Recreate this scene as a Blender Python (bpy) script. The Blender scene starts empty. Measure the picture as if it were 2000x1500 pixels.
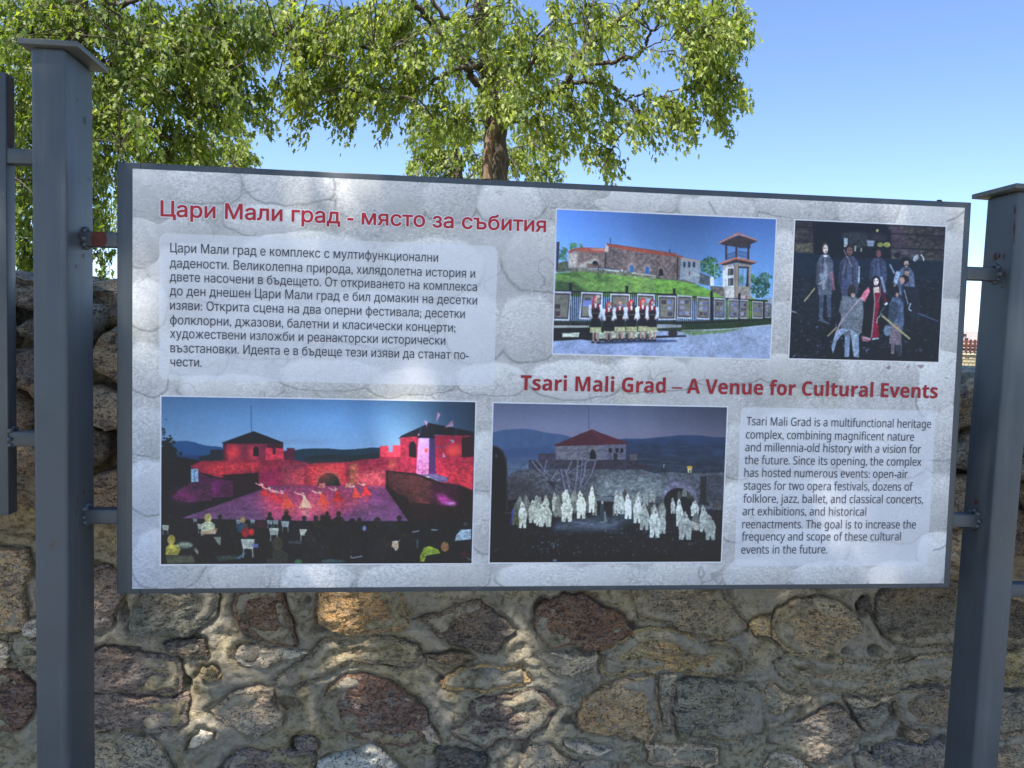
import bpy, bmesh, math, random
import numpy as np
from mathutils import Matrix, Vector
rnd = random.Random(7)
rng = np.random.default_rng(11)
scene = bpy.context.scene

# ---------------------------------------------------------------- camera
FPX = 1600.0                     # focal length in pixels of the 2000 px wide photograph
W, H, Z0 = 1.60, 0.767, 1.10     # board width, height, height of its lower edge (metres)
def homography(a, b):
    A = []
    for (x, y), (u, v) in zip(a, b):
        A.append([x, y, 1, 0, 0, 0, -u*x, -u*y, -u]); A.append([0, 0, 0, x, y, 1, -v*x, -v*y, -v])
    return np.linalg.svd(np.array(A, float))[2][-1].reshape(3, 3)
_Hm = homography([(0, Z0+H), (W, Z0+H), (W, Z0), (0, Z0)], [(230, 315), (1899, 395), (1856, 1148), (229, 1160)])
_K = np.array([[FPX, 0, 1000], [0, FPX, 750], [0, 0, 1.0]])
_M = np.linalg.inv(_K) @ _Hm
_M /= np.linalg.norm(_M[:, 0])
if _M[2, 2] < 0: _M = -_M
_r1, _r2, _t = _M[:, 0], _M[:, 1]/np.linalg.norm(_M[:, 1]), _M[:, 2]
_t = _t
_r2 = _r2 - _r1*(_r1 @ _r2); _r2 /= np.linalg.norm(_r2)
_R = np.column_stack([_r1, -np.cross(_r1, _r2), _r2])   # world (X, Y, Z) -> camera (x right, y down, z forward)
CAM = -_R.T @ _t
_D = np.diag([1, -1, -1.0])
_cm = np.eye(4); _cm[:3, :3] = (_D @ _R).T; _cm[:3, 3] = CAM
def at(px, py, Y=0.0):
    """point on the vertical plane y = Y seen at photo pixel (px, py)"""
    d = _R.T @ np.array([(px-1000)/FPX, (py-750)/FPX, 1.0])
    return CAM + d*((Y-CAM[1])/d[1])
def atd(px, py, D):
    d = _R.T @ np.array([(px-1000)/FPX, (py-750)/FPX, 1.0])
    return CAM + d*D
cam_data = bpy.data.cameras.new('camera')
cam_data.sensor_fit = 'HORIZONTAL'; cam_data.sensor_width = 36.0
cam_data.lens = 36.0*FPX/2000.0
cam_data.clip_start = 0.05; cam_data.clip_end = 3000
cam = bpy.data.objects.new('camera', cam_data)
cam.matrix_world = Matrix(_cm.tolist())
scene.collection.objects.link(cam); scene.camera = cam

# ---------------------------------------------------------------- light
SUN_EL, SUN_LEFT = 64.0, 36.0        # elevation; degrees to the left of straight behind the viewer
_e, _a = math.radians(SUN_EL), math.radians(SUN_LEFT)
SUN = Vector((-math.sin(_a)*math.cos(_e), -math.cos(_a)*math.cos(_e), math.sin(_e)))
world = bpy.data.worlds.new('World'); scene.world = world; world.use_nodes = True
wn, wl = world.node_tree.nodes, world.node_tree.links
bg = wn['Background']; sky = wn.new('ShaderNodeTexSky')
sky.sky_type = 'NISHITA'; sky.sun_disc = False
sky.sun_elevation = _e
sky.sun_rotation = math.atan2(SUN.x, SUN.y)
sky.air_density = 1.0; sky.dust_density = 0.0; sky.altitude = 1200; sky.ozone_density = 2.2
tint = wn.new('ShaderNodeMix'); tint.data_type = 'RGBA'; tint.blend_type = 'MULTIPLY'; tint.inputs[0].default_value = 1.0
tint.inputs[7].default_value = (.80, .83, .94, 1); wl.new(sky.outputs[0], tint.inputs[6]); wl.new(tint.outputs[2], bg.inputs[0]); bg.inputs[1].default_value = 0.12
sd = bpy.data.lights.new('sun', 'SUN'); sd.energy = 5.0; sd.angle = math.radians(0.53); sd.color = (1.0, 0.945, 0.86)
so = bpy.data.objects.new('sun', sd); so.rotation_euler = SUN.to_track_quat('Z', 'Y').to_euler(); so.location = (-4, -5, 9)
scene.collection.objects.link(so)
vs = scene.view_settings
vs.view_transform = 'Standard'; vs.look = 'None'; vs.gamma = 1.0; vs.use_curve_mapping = False
vs.exposure = 1.22
scene.cycles.max_bounces = 8; scene.cycles.transparent_max_bounces = 16

# ---------------------------------------------------------------- helpers
def link(o, parent=None):
    scene.collection.objects.link(o)
    if parent is not None: o.parent = parent
    return o
def empty(name, loc=(0, 0, 0)):
    o = bpy.data.objects.new(name, None); o.location = loc; o.empty_display_size = .1
    return link(o)
def tag(o, label=None, cat=None, group=None, kind=None):
    if label: o['label'] = label
    if cat: o['category'] = cat
    if group: o['group'] = group
    if kind: o['kind'] = kind
    return o
def mesh_obj(name, V, F, mat, parent=None, smooth=False, loc=None):
    """V world coordinates; F list of tuples or (n,k) int array. Parent offsets are undone so V stays in world space."""
    me = bpy.data.meshes.new(name)
    V = np.asarray(V, float)
    off = np.zeros(3)
    if parent is not None: off = np.array(world_loc(parent))
    if loc is not None:
        loc = np.array(loc, float)
    else:
        loc = off
    V = V-loc
    if isinstance(F, np.ndarray):
        n, k = F.shape
        me.vertices.add(len(V)); me.vertices.foreach_set('co', V.astype(np.float32).ravel())
        me.loops.add(n*k); me.loops.foreach_set('vertex_index', F.astype(np.int32).ravel())
        me.polygons.add(n); me.polygons.foreach_set('loop_start', np.arange(0, n*k, k, dtype=np.int32))
        me.polygons.foreach_set('loop_total', np.full(n, k, np.int32))
        me.update(calc_edges=True)
    else:
        me.from_pydata([tuple(v) for v in V], [], [tuple(f) for f in F]); me.update()
    if smooth: me.polygons.foreach_set('use_smooth', np.ones(len(me.polygons), bool))
    for m in (mat if isinstance(mat, (list, tuple)) else [mat]): me.materials.append(m)
    o = bpy.data.objects.new(name, me); o.location = tuple(loc-off)
    return link(o, parent)
def world_loc(o):
    l = Vector((0, 0, 0))
    while o is not None: l += o.location; o = o.parent
    return l
def box(name, lo, hi, mat, parent=None, bevel=0.0, seg=2, loc=None):
    bm = bmesh.new(); bmesh.ops.create_cube(bm, size=1)
    lo, hi = Vector(lo), Vector(hi)
    for v in bm.verts: v.co = Vector([(lo[i]+hi[i])/2 + v.co[i]*(hi[i]-lo[i]) for i in range(3)])
    if bevel: bmesh.ops.bevel(bm, geom=list(bm.edges), offset=bevel, segments=seg, affect='EDGES', profile=.5)
    return bm_obj(name, bm, mat, parent, smooth=bool(bevel))
def bm_obj(name, bm, mat, parent=None, smooth=False):
    off = world_loc(parent) if parent is not None else Vector((0, 0, 0))
    for v in bm.verts: v.co -= off
    me = bpy.data.meshes.new(name); bm.to_mesh(me); bm.free()
    if smooth:
        me.polygons.foreach_set('use_smooth', np.ones(len(me.polygons), bool))
        try: me.set_sharp_from_angle(angle=math.radians(50))
        except Exception: pass
    me.materials.append(mat)
    return link(bpy.data.objects.new(name, me), parent)

# numpy noise ----------------------------------------------------
def _hash(i, j, k, s):
    n = (i*374761393 + j*668265263 + k*2147483647*3 + s*974634777) & 0xffffffff
    n = ((n ^ (n >> 13))*1274126177) & 0xffffffff
    return ((n ^ (n >> 16)) & 0xffff)/65535.0
def vnoise(P, s=0):
    P = np.asarray(P, float); I = np.floor(P).astype(np.int64); f = P-I; f = f*f*(3-2*f)
    out = 0
    for dx in (0, 1):
        for dy in (0, 1):
            for dz in (0, 1):
                w = (f[..., 0] if dx else 1-f[..., 0])*(f[..., 1] if dy else 1-f[..., 1])*(f[..., 2] if dz else 1-f[..., 2])
                out = out + w*_hash(I[..., 0]+dx, I[..., 1]+dy, I[..., 2]+dz, s)
    return out*2-1
def fbm(P, s=0, o=4, g=.5):
    P = np.asarray(P, float); a, t, out = 1.0, 0.0, 0
    for q in range(o):
        out = out + a*vnoise(P*2**q+q*17.3, s+q); t += a; a *= g
    return out/t
# ---------------------------------------------------------------- the flat print, painted pixel by pixel
CROPS = {'full': (0, 0, 1.0), 'A': (300, 760, 4.286), 'B': (600, 760, 4.286), 'C': (940, 770, 4.412), 'D': (1180, 770, 4.412),
         'E': (1070, 395, 4.762), 'F': (1290, 395, 4.762), 'G': (1530, 415, 4.918)}
_Hi = np.linalg.inv(_Hm)
def to_panel(pts, crop='full'):
    ox, oy, sc = CROPS[crop]
    p = np.asarray(pts, float).reshape(-1, 2)/sc + (ox, oy)
    q = np.column_stack([p, np.ones(len(p))]) @ _Hi.T
    return q[:, :2]/q[:, 2:]
def n2(shape, s, scale, o=4, aspect=1.0, g=.55):
    if scale >= 16 and min(shape) > 200:      # broad noise is computed coarsely and enlarged
        q = 4; hh, ww = shape[0]//q+3, shape[1]//q+3
        m = n2((hh, ww), s, scale/q, o, aspect, g)
        y, x = np.arange(shape[0])/q, np.arange(shape[1])/q; yi, xi = y.astype(int), x.astype(int); fy, fx = (y-yi)[:, None], (x-xi)[None]
        r0 = m[yi][:, xi]*(1-fx)+m[yi][:, xi+1]*fx; r1 = m[yi+1][:, xi]*(1-fx)+m[yi+1][:, xi+1]*fx
        return r0*(1-fy)+r1*fy
    yy, xx = np.mgrid[0:shape[0], 0:shape[1]]
    return fbm(np.stack([xx/scale/aspect, yy/scale, np.zeros_like(xx)+s*3.7], -1), s, o, g)
def boxblur(m, r):
    r = int(round(r))
    if r < 1: return m
    for ax in (0, 1):
        for _ in range(2):
            c = np.cumsum(np.pad(m, [(r+1, r) if a == ax else (0, 0) for a in (0, 1)], mode='edge'), axis=ax)
            m = (np.take(c, range(2*r+1, c.shape[ax]), ax) - np.take(c, range(0, c.shape[ax]-2*r-1), ax))/(2*r+1)
    return m
class Canvas:
    def __init__(s, x0, z0, x1, z1, res):
        s.x0, s.z1, s.res = x0, z1, res
        s.w, s.h = int(round((x1-x0)*res)), int(round((z1-z0)*res))
        s.ext = (x0, z0, x1, z1)
        s.im = np.zeros((s.h, s.w, 3)); s.crop = 'full'
    def px(s, pts):
        p = to_panel(pts, s.crop)
        return np.column_stack([(p[:, 0]-s.x0)*s.res, (s.z1-p[:, 1])*s.res])
    def mask(s, p, blur=0):
        m = 3+2*int(blur)
        x0, y0 = np.floor(p.min(0)).astype(int)-m; x1, y1 = np.ceil(p.max(0)).astype(int)+m
        x0, y0, x1, y1 = max(x0, 0), max(y0, 0), min(x1, s.w), min(y1, s.h)
        if x1 <= x0 or y1 <= y0: return None
        SS = 3 if (x1-x0)*(y1-y0) < 60000 else 2
        ys = y0+(np.arange((y1-y0)*SS)+.5)/SS; xs = x0+(np.arange((x1-x0)*SS)+.5)/SS
        ins = np.zeros((len(ys), len(xs)), bool)
        q = np.roll(p, -1, 0)
        for (ax, ay), (bx, by) in zip(p, q):
            if ay == by: continue
            rows = np.where((ys >= min(ay, by)) & (ys < max(ay, by)))[0]
            if len(rows) == 0: continue
            xc = ax+(ys[rows]-ay)*(bx-ax)/(by-ay)
            ins[rows] ^= xs[None, :] < xc[:, None]
        M = ins.reshape(y1-y0, SS, x1-x0, SS).mean((1, 3)).astype(float)
        if blur: M = boxblur(M, blur)
        return M, x0, y0, x1, y1
    def put(s, mk, col, alpha=1.0, tex=0, ts=6, asp=1.0, col2=None, mul=False):
        if mk is None: return
        M, x0, y0, x1, y1 = mk
        c = np.array(col, float)[None, None, :]/255
        c = np.broadcast_to(c, M.shape+(3,)).copy()
        if col2 is not None:
            t = np.linspace(0, 1, y1-y0)[:, None, None]; c = c*(1-t)+np.array(col2, float)/255*t
        if tex:
            sd = int(x0*7+y0*13) % 997
            nz = n2(M.shape, sd, ts, 4, asp)
            c = c*(1+tex*1.7*nz[..., None]) + tex*.08*n2(M.shape, sd+5, ts*.7, 2, asp)[..., None]
        A = (M*alpha)[..., None]
        sl = s.im[y0:y1, x0:x1]
        sl[:] = sl*(1-A) + (sl*c if mul else c)*A
    def poly(s, pts, col, alpha=1.0, blur=0, rough=0, **k):
        p = s.px(pts)
        if rough:
            q = []
            for a, b in zip(p, np.roll(p, -1, 0)):
                n = max(1, int(np.hypot(*(b-a))/3))
                q += [a+(b-a)*i/n for i in range(n)]
            p = np.array(q); p = p+rng.normal(0, rough, p.shape)
        s.put(s.mask(p, blur), col, alpha, **k)
    def ell(s, cx, cy, rx, ry, col, alpha=1.0, blur=0, rot=0, **k):
        t = np.linspace(0, 2*np.pi, 20, endpoint=False); c, sn = math.cos(rot), math.sin(rot)
        ex, ey = rx*np.cos(t), ry*np.sin(t)
        s.poly(np.column_stack([cx+ex*c-ey*sn, cy+ex*sn+ey*c]), col, alpha, blur, **k)
    def line(s, pts, w, col, alpha=1.0, blur=0, **k):
        pts = np.array(pts, float)
        for a, b in zip(pts[:-1], pts[1:]):
            d = b-a; L = np.hypot(*d)
            if L == 0: continue
            n = np.array([-d[1], d[0]])/L*w/2
            s.poly([a+n, b+n, b-n, a-n], col, alpha, blur, **k)
    def grad(s, stops):
        """vertical gradient over the whole canvas: (fraction, colour) list"""
        t = np.linspace(0, 1, s.h); fr = [a for a, _ in stops]
        for ch in range(3): s.im[..., ch] = np.interp(t, fr, [c[ch]/255 for _, c in stops])[:, None]
    def image(s, name):
        im = np.clip(s.im, 0, 1)
        I = bpy.data.images.new(name, s.w, s.h, alpha=False)
        a = np.ones((s.h, s.w, 4), np.float32); a[..., :3] = im[::-1]
        I.pixels.foreach_set(a.ravel()); I.update(); I.pack()
        return I
def canvas_for(corners, res=1550):
    p = to_panel(corners)
    x0, x1 = (p[0, 0]+p[3, 0])/2, (p[1, 0]+p[2, 0])/2
    z1, z0 = (p[0, 1]+p[1, 1])/2, (p[2, 1]+p[3, 1])/2
    return Canvas(x0, z0, x1, z1, res)
def vary(s, xs, ys, n, fn):
    for _ in range(n): fn(rnd.uniform(*xs), rnd.uniform(*ys))

# --- printed photograph: ballet on a red lit fortress stage at dusk
def paint_ballet():
    c = canvas_for([(314, 771.2), (931.8, 782.2), (925, 1101.1), (314, 1104.2)])
    c.grad([(0, (74, 112, 150)), (.12, (96, 138, 178)), (.30, (126, 160, 192)), (.40, (130, 154, 184)), (1, (8, 14, 20))])
    # darker upper corners of the dusk sky, brighter middle
    yy, xx = np.mgrid[0:c.h, 0:c.w]; u = xx/c.w; v = yy/c.h
    k = 1-.62*np.clip((u-.62)/.38, 0, 1)**1.3-.12*np.clip((.2-u)/.2, 0, 1)+.14*np.exp(-((u-.52)/.16)**2-((v-.12)/.18)**2)
    c.im *= k[..., None]
    c.im *= (1+.03*n2((c.h, c.w), 3, 60))[..., None]
    c.crop = 'A'
    c.ell(1200, 430, 300, 12, (110, 120, 150), .5, 6)
    c.poly([(60, 500), (110, 445), (200, 428), (270, 422), (340, 436), (420, 462), (560, 476), (600, 490), (600, 640), (60, 640)], (22, 70, 112), rough=.5)
    c.poly([(60, 560), (300, 545), (600, 560), (600, 680), (60, 680)], (14, 48, 84), blur=2)
    c.poly([(1180, 505), (1260, 492), (1350, 488), (1457, 492), (1457, 700), (1180, 700)], (12, 44, 58))
    c.crop = 'B'
    c.poly([(-20, 495), (80, 490), (180, 488), (300, 500), (420, 494), (560, 480), (640, 484), (640, 650), (-20, 650)], (14, 46, 60), rough=.4)
    c.poly([(-20, 560), (200, 540), (400, 552), (620, 520), (640, 650), (-20, 650)], (12, 32, 38), tex=.2, ts=5)
    c.crop = 'A'
    # black foreground under everything
    c.poly([(60, 480), (120, 430), (160, 470), (200, 560), (380, 590), (600, 600), (1500, 640), (1500, 1500), (60, 1500)], (10, 12, 20), rough=.8, tex=.2, ts=9)
    for x, y, r in ((80, 325, 14), (88, 350, 12), (80, 372, 10), (120, 410, 30), (90, 440, 40), (110, 500, 50), (140, 560, 50), (100, 240, 6)):
        for _ in range(14): c.ell(x+rnd.gauss(0, r*.6), y+rnd.gauss(0, r*.5), r*.35, r*.3, (10, 20, 24), .9)
    # left tower and wall
    c.poly([(380, 560), (470, 540), (475, 500), (580, 500), (600, 590), (600, 640), (380, 620)], (14, 26, 36))
    c.poly([(580, 440), (1090, 440), (1085, 600), (585, 600)], (60, 14, 34), tex=.3, ts=5)
    c.poly([(610, 440), (950, 432), (950, 590), (610, 590)], (118, 26, 52), tex=.22, ts=6)
    c.ell(665, 525, 55, 62, (235, 52, 58), .95, 9, tex=.12); c.ell(838, 530, 42, 60, (225, 52, 66), .9, 7, tex=.12)
    c.ell(860, 510, 24, 40, (12, 10, 22)); c.poly([(836, 510), (884, 510), (884, 555), (836, 555)], (12, 10, 22))
    c.poly([(570, 440), (840, 342), (1096, 440), (1080, 448), (584, 448)], (14, 18, 26), tex=.3, ts=3)
    c.line([(817, 125), (822, 345)], 5, (40, 60, 96))
    c.poly([(940, 480), (1000, 488), (1000, 540), (1026, 540), (1026, 486), (1092, 490), (1092, 585), (940, 590)], (205, 44, 64), tex=.2, ts=6)
    c.poly([(1092, 510), (1120, 508), (1120, 486), (1186, 486), (1186, 590), (1092, 590)], (78, 18, 42), tex=.2, ts=5)
    # long red curtain wall
    c.poly([(300, 640), (400, 596), (700, 590), (1190, 588), (1310, 622), (1457, 630), (1457, 812), (880, 812), (880, 695), (560, 735), (380, 690)], (138, 24, 48), tex=.3, ts=8)
    c.poly([(385, 640), (560, 608), (900, 604), (880, 660), (700, 690), (560, 730), (460, 690)], (205, 44, 52), .8, 7, tex=.2, ts=6)
    c.poly([(890, 690), (1060, 660), (1060, 800), (890, 812)], (150, 16, 70), .8, 6, tex=.2)
    c.poly([(1070, 620), (1300, 600), (1310, 810), (1080, 810)], (128, 42, 60), .8, 5, tex=.35, ts=3)
    c.poly([(1130, 700), (1300, 650), (1300, 805), (1220, 800)], (225, 60, 70), .7, 5, tex=.3, ts=4)
    c.poly([(1305, 628), (1470, 625), (1470, 800), (1305, 800)], (222, 48, 56), .9, 3, tex=.25, ts=5)
    c.poly([(560, 716), (882, 694), (882, 840), (680, 900), (664, 760)], (26, 8, 18), tex=.25, ts=5)
    c.poly([(376, 690), (480, 740), (664, 764), (668, 902), (484, 906), (376, 800)], (70, 16, 52), tex=.3, ts=6)
    c.poly([(490, 760), (560, 765), (550, 880), (490, 890)], (104, 20, 84), .8, 8, tex=.2)
    c.poly([(196, 850), (300, 780), (480, 776), (484, 930), (300, 950), (150, 915)], (66, 24, 52), tex=.35, ts=6)
    c.ell(250, 895, 95, 45, (124, 28, 88), .85, 12, tex=.35, ts=4)
    c.poly([(310, 660), (372, 662), (374, 774), (312, 776)], (128, 158, 180), tex=.1)
    c.line([(345, 670), (335, 720), (345, 770)], 6, (40, 60, 80))
    # stage floor
    c.poly([(230, 1082), (890, 842), (1000, 806), (1500, 806), (1500, 1106), (870, 1098)], (96, 40, 74), tex=.12, ts=10, asp=5, col2=(104, 66, 100))
    c.poly([(900, 850), (1500, 815), (1500, 1106), (960, 1100)], (196, 60, 92), .75, 12, tex=.12, ts=6, asp=3)
    c.crop = 'B'
    c.poly([(-20, 806), (670, 804), (850, 1106), (-20, 1106)], (104, 44, 84), tex=.14, ts=8, asp=4, col2=(104, 62, 100))
    c.poly([(-20, 820), (420, 820), (360, 1010), (230, 1100), (-20, 1100)], (205, 62, 90), .7, 14, tex=.15)
    # central gate wall
    c.poly([(-20, 630), (80, 612), (330, 604), (490, 580), (610, 575), (620, 470), (692, 466), (692, 520), (726, 520), (728, 462), (860, 462), (1000, 560), (1410, 560), (1400, 850), (660, 806), (-20, 806)], (142, 28, 52), tex=.3, ts=7, rough=.4)
    c.poly([(20, 640), (325, 612), (330, 800), (20, 800)], (224, 50, 60), .9, 3, tex=.3, ts=5)
    c.poly([(360, 625), (430, 610), (436, 800), (352, 800)], (178, 96, 62), .8, 4, tex=.4, ts=3)
    c.poly([(440, 700), (670, 660), (668, 804), (440, 804)], (216, 78, 88), .8, 8, tex=.35, ts=4)
    c.poly([(690, 590), (750, 580), (750, 670), (700, 670)], (170, 80, 60), .7, 6, tex=.3)
    c.poly([(620, 560), (620, 470), (692, 466), (692, 520), (726, 520), (728, 462), (850, 462), (860, 560)], (206, 52, 70), tex=.2, ts=5)
    t = np.linspace(np.pi, 2*np.pi, 14)
    c.poly([(186+118*a, 790+118*b) for a, b in zip(np.cos(t), np.sin(t))], (196, 74, 70), tex=.2)
    c.poly([(186+94*a, 800+104*b) for a, b in zip(np.cos(t), np.sin(t))]+[(280, 806), (92, 806)], (22, 24, 22), tex=.4, ts=5)
    c.ell(200, 750, 50, 40, (48, 56, 40), .6, 6, tex=.4, ts=3)
    for x in (104, 326): c.poly([(x, 782), (x+54, 782), (x+54, 824), (x, 824)], (196, 110, 98), tex=.1)
    # right round tower
    c.poly([(790, 390), (1410, 366), (1410, 580), (790, 570)], (138, 30, 50), tex=.25, ts=6)
    c.poly([(864, 460), (880, 432), (905, 428), (926, 460), (926, 566), (864, 560)], (22, 10, 18))
    c.poly([(1080, 380), (1300, 380), (1300, 560), (1080, 560)], (150, 26, 52), tex=.25, ts=5)
    c.ell(1245, 505, 66, 56, (244, 66, 62), .95, 8, tex=.12)
    c.poly([(1310, 400), (1410, 380), (1410, 570), (1310, 570)], (44, 14, 24))
    c.poly([(775, 410), (800, 380), (1036, 272), (1200, 305), (1410, 348), (1410, 380), (1100, 372), (800, 396)], (16, 18, 26), tex=.25, ts=3)
    # string of pennants on a hoop
    t = np.linspace(math.radians(160), math.radians(380), 26)
    c.line([(1110+150*math.cos(a), 330+150*math.sin(a)) for a in -t[::-1] if 1], 4, (44, 78, 120))
    for q in ([(1104, 178), (1130, 200), (1092, 270)], [(990, 250), (1016, 258), (1016, 310)], [(1230, 250), (1240, 300), (1164, 312)], [(944, 356), (958, 376), (938, 386)], [(1196, 410), (1250, 420), (1236, 446)], [(1150, 520), (1175, 560), (1145, 566)]):
        c.poly(q, (176, 150, 176), .85)
        c.poly([q[0], ((q[0][0]+q[1][0])/2, (q[0][1]+q[1][1])/2), q[2]], (190, 70, 90), .5)
    # white windmill
    c.poly([(1086, 570), (1410, 560), (1400, 840), (1290, 800), (1090, 740)], (176, 34, 58), tex=.3, ts=5)
    c.poly([(1110, 700), (1410, 640), (1395, 845), (1200, 770)], (224, 48, 60), .7, 8, tex=.3)
    c.poly([(946, 386), (1036, 382), (1030, 714), (922, 712)], (170, 140, 188), tex=.08, ts=6, col2=(190, 104, 150))
    c.poly([(1036, 382), (1082, 388), (1092, 712), (1030, 714)], (44, 36, 72), tex=.1, col2=(70, 30, 80))
    c.poly([(930, 392), (1010, 330), (1090, 392), (1080, 402), (940, 400)], (16, 16, 24))
    c.poly([(996, 490), (1022, 488), (1022, 524), (998, 524)], (250, 70, 66))
    c.line([(944, 706), (946, 610), (960, 588), (976, 610), (978, 706)], 4, (120, 60, 120))
    c.poly([(920, 708), (1100, 706), (1200, 740), (1190, 775), (1100, 770), (920, 730)], (96, 84, 120), tex=.2)
    c.poly([(946, 724), (1038, 728), (1036, 746), (946, 742)], (205, 190, 180))
    # dark ruin walls right of the stage
    c.poly([(668, 676), (920, 700), (1050, 745), (1140, 780), (1290, 800), (1410, 850), (1410, 1100), (860, 1106), (668, 830)], (24, 12, 16), tex=.3, ts=6)
    c.poly([(690, 690), (930, 716), (1060, 780), (1080, 860), (1060, 960), (860, 950), (860, 905), (770, 880), (690, 800)], (66, 30, 30), tex=.3, ts=5, asp=2)
    c.poly([(1050, 790), (1290, 800), (1290, 960), (1180, 1000), (1050, 960)], (58, 14, 36), .8, 6, tex=.3, ts=4)
    c.poly([(1090, 880), (1150, 880), (1262, 955), (1258, 972), (1130, 962)], (196, 60, 150), .85, 5, tex=.3, ts=3)
    c.ell(1215, 955, 45, 12, (255, 170, 240), .8, 3)
    # dancers
    def dancer(cr, x, y, h, col, lean=0, arm=-1, skirt=.42):
        c.crop = cr
        c.poly([(x+lean*.6-8, y-h*.72), (x+lean*.6+10, y-h*.72), (x+lean*.2+h*.12, y-h*.48), (x+h*skirt, y), (x-h*skirt*.8, y+3), (x+lean*.2-h*.08, y-h*.48)], col, tex=.16, ts=4)
        for q in range(5):
            xx = x-h*skirt*.6+q*h*skirt*.28
            c.line([(x+lean*.3, y-h*.45), (xx, y-2)], 3, [min(255, v*1.2+15) for v in col] if q % 2 else [v*.7 for v in col], .7)
        c.ell(x+lean+3, y-h*.86, 11, 14, (240, 190, 170)); c.ell(x+lean+6, y-h*.9, 10, 9, (60, 26, 30), .8)
        c.line([(x+lean*.6, y-h*.7), (x+lean+arm*h*.3, y-h*.80), (x+lean+arm*h*.48, y-h*.9)], 8, (244, 190, 170))
        c.poly([(x-h*.3, y+4), (x+h*.35, y+4), (x+h*.15, y+h*.5), (x-h*.05, y+h*.5)], col, .35, 4)
    dancer('A', 930, 890, 120, (196, 36, 40), -20); dancer('A', 1005, 930, 130, (206, 34, 42), -35); dancer('A', 1060, 950, 120, (190, 30, 38), -28)
    dancer('A', 1125, 990, 165, (236, 70, 44), -50); dancer('A', 1272, 992, 150, (232, 196, 150), -20)
    dancer('A', 1420, 965, 130, (238, 62, 40), -28); dancer('B', 145, 965, 130, (238, 62, 40), -34); dancer('B', 262, 940, 130, (226, 40, 36), -16)
    dancer('B', 415, 905, 120, (240, 66, 44), -20); dancer('B', 500, 885, 115, (232, 42, 42), -14)
    # glow of the stage lights on the wall, darker courses between
    c.crop = 'A'
    for q in range(7): c.line([(560, 606+q*26), (1457, 606+q*28)], 5, (70, 10, 30), .25, 1)
    c.ell(1380, 720, 120, 80, (250, 84, 70), .35, 16); c.ell(1180, 760, 90, 40, (250, 90, 96), .35, 12); c.ell(1000, 960, 160, 60, (236, 84, 110), .4, 20); c.ell(1300, 1010, 180, 50, (244, 120, 110), .3, 18)
    c.crop = 'B'
    for q in range(7): c.line([(-20, 640+q*24), (1400, 606+q*26)], 4, (70, 10, 30), .22, 1)
    c.ell(200, 660, 150, 40, (255, 96, 76), .35, 12); c.ell(560, 740, 120, 60, (250, 110, 100), .3, 14); c.ell(400, 960, 120, 60, (236, 90, 100), .3, 16); c.ell(60, 960, 100, 60, (250, 110, 100), .35, 16)
    for q in range(26): x = rnd.uniform(0, 660); c.line([(x, 830), (x*1.25-40, 1100)], 3, (60, 24, 50), .18, 1)
    # audience
    c.crop = 'A'
    c.poly([(60, 1100), (230, 1086), (870, 1098), (1500, 1108), (1500, 1480), (60, 1480)], (9, 14, 19), tex=.4, ts=6)
    c.crop = 'B'
    c.poly([(-20, 1108), (860, 1106), (1410, 1096), (1410, 1470), (-20, 1470)], (9, 14, 19), tex=.4, ts=6)
    def person_back(x, y, r, hair=(20, 22, 24), top=(12, 15, 20)):
        c.poly([(x-r*2.1, y+r*4.6), (x-r*1.9, y+r*1.9), (x-r*.7, y+r*1.0), (x+r*.7, y+r*1.0), (x+r*1.9, y+r*1.9), (x+r*2.1, y+r*4.6)], top, tex=.15)
        c.ell(x, y, r, r*1.25, hair, tex=.2, ts=3)
    def chair(x, y, w, col=(196, 200, 180)):
        c.poly([(x-w*.5, y), (x+w*.5, y+2), (x+w*.38, y+w*.72), (x-w*.36, y+w*.7)], col, .85, tex=.06)
        for q in range(5): c.line([(x-w*.26+q*w*.13, y+w*.16), (x-w*.22+q*w*.11, y+w*.6)], 3, (60, 66, 60), .7)
        for q in (-.3, .32): c.line([(x+w*q, y+w*.7), (x+w*q*1.15, y+w*1.35)], w*.09, col, .7)
    for cr, x, y, r in (('A', 975, 1050, 18), ('A', 1115, 1030, 20), ('A', 1265, 1085, 20), ('A', 1365, 1080, 17), ('A', 1420, 1075, 20), ('B', 76, 1078, 18), ('B', 132, 1076, 18), ('B', 175, 1040, 14),
                     ('B', 270, 1045, 20), ('B', 445, 1100, 20), ('B', 596, 1112, 32), ('B', 782, 1080, 20), ('B', 190, 1085, 16), ('A', 130, 1070, 16), ('A', 555, 1070, 18), ('A', 1455, 1060, 16)):
        c.crop = cr; person_back(x, y, r, (24, 22, 22), (13, 14, 18))
    c.crop = 'A'
    c.ell(1115, 1018, 12, 14, (110, 60, 30), .8)
    for x, y, w in ((95, 1140, 60), (345, 1085, 36), (395, 1130, 62), (460, 1140, 60), (715, 1095, 50), (745, 1155, 40), (830, 1095, 40), (975, 1098, 50), (1025, 1100, 46), (1105, 1106, 70), (1010, 1165, 84), (1262, 1175, 76), (790, 1258, 118)):
        chair(x, y, w, (170, 182, 178) if y < 1130 else (206, 208, 184))
    person_back(455, 1078, 30, (176, 158, 92), (188, 188, 150)); person_back(748, 1095, 22, (170, 140, 80), (26, 60, 80)); person_back(775, 1150, 16, (90, 50, 40), (28, 16, 18))
    c.ell(770, 1205, 34, 42, (140, 24, 30), tex=.3); c.ell(822, 1200, 24, 30, (170, 30, 34), tex=.2)
    c.ell(145, 1265, 34, 42, (150, 134, 60), tex=.25); c.poly([(95, 1395), (100, 1330), (130, 1300), (200, 1310), (225, 1350), (200, 1395)], (160, 146, 58), tex=.2)
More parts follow.
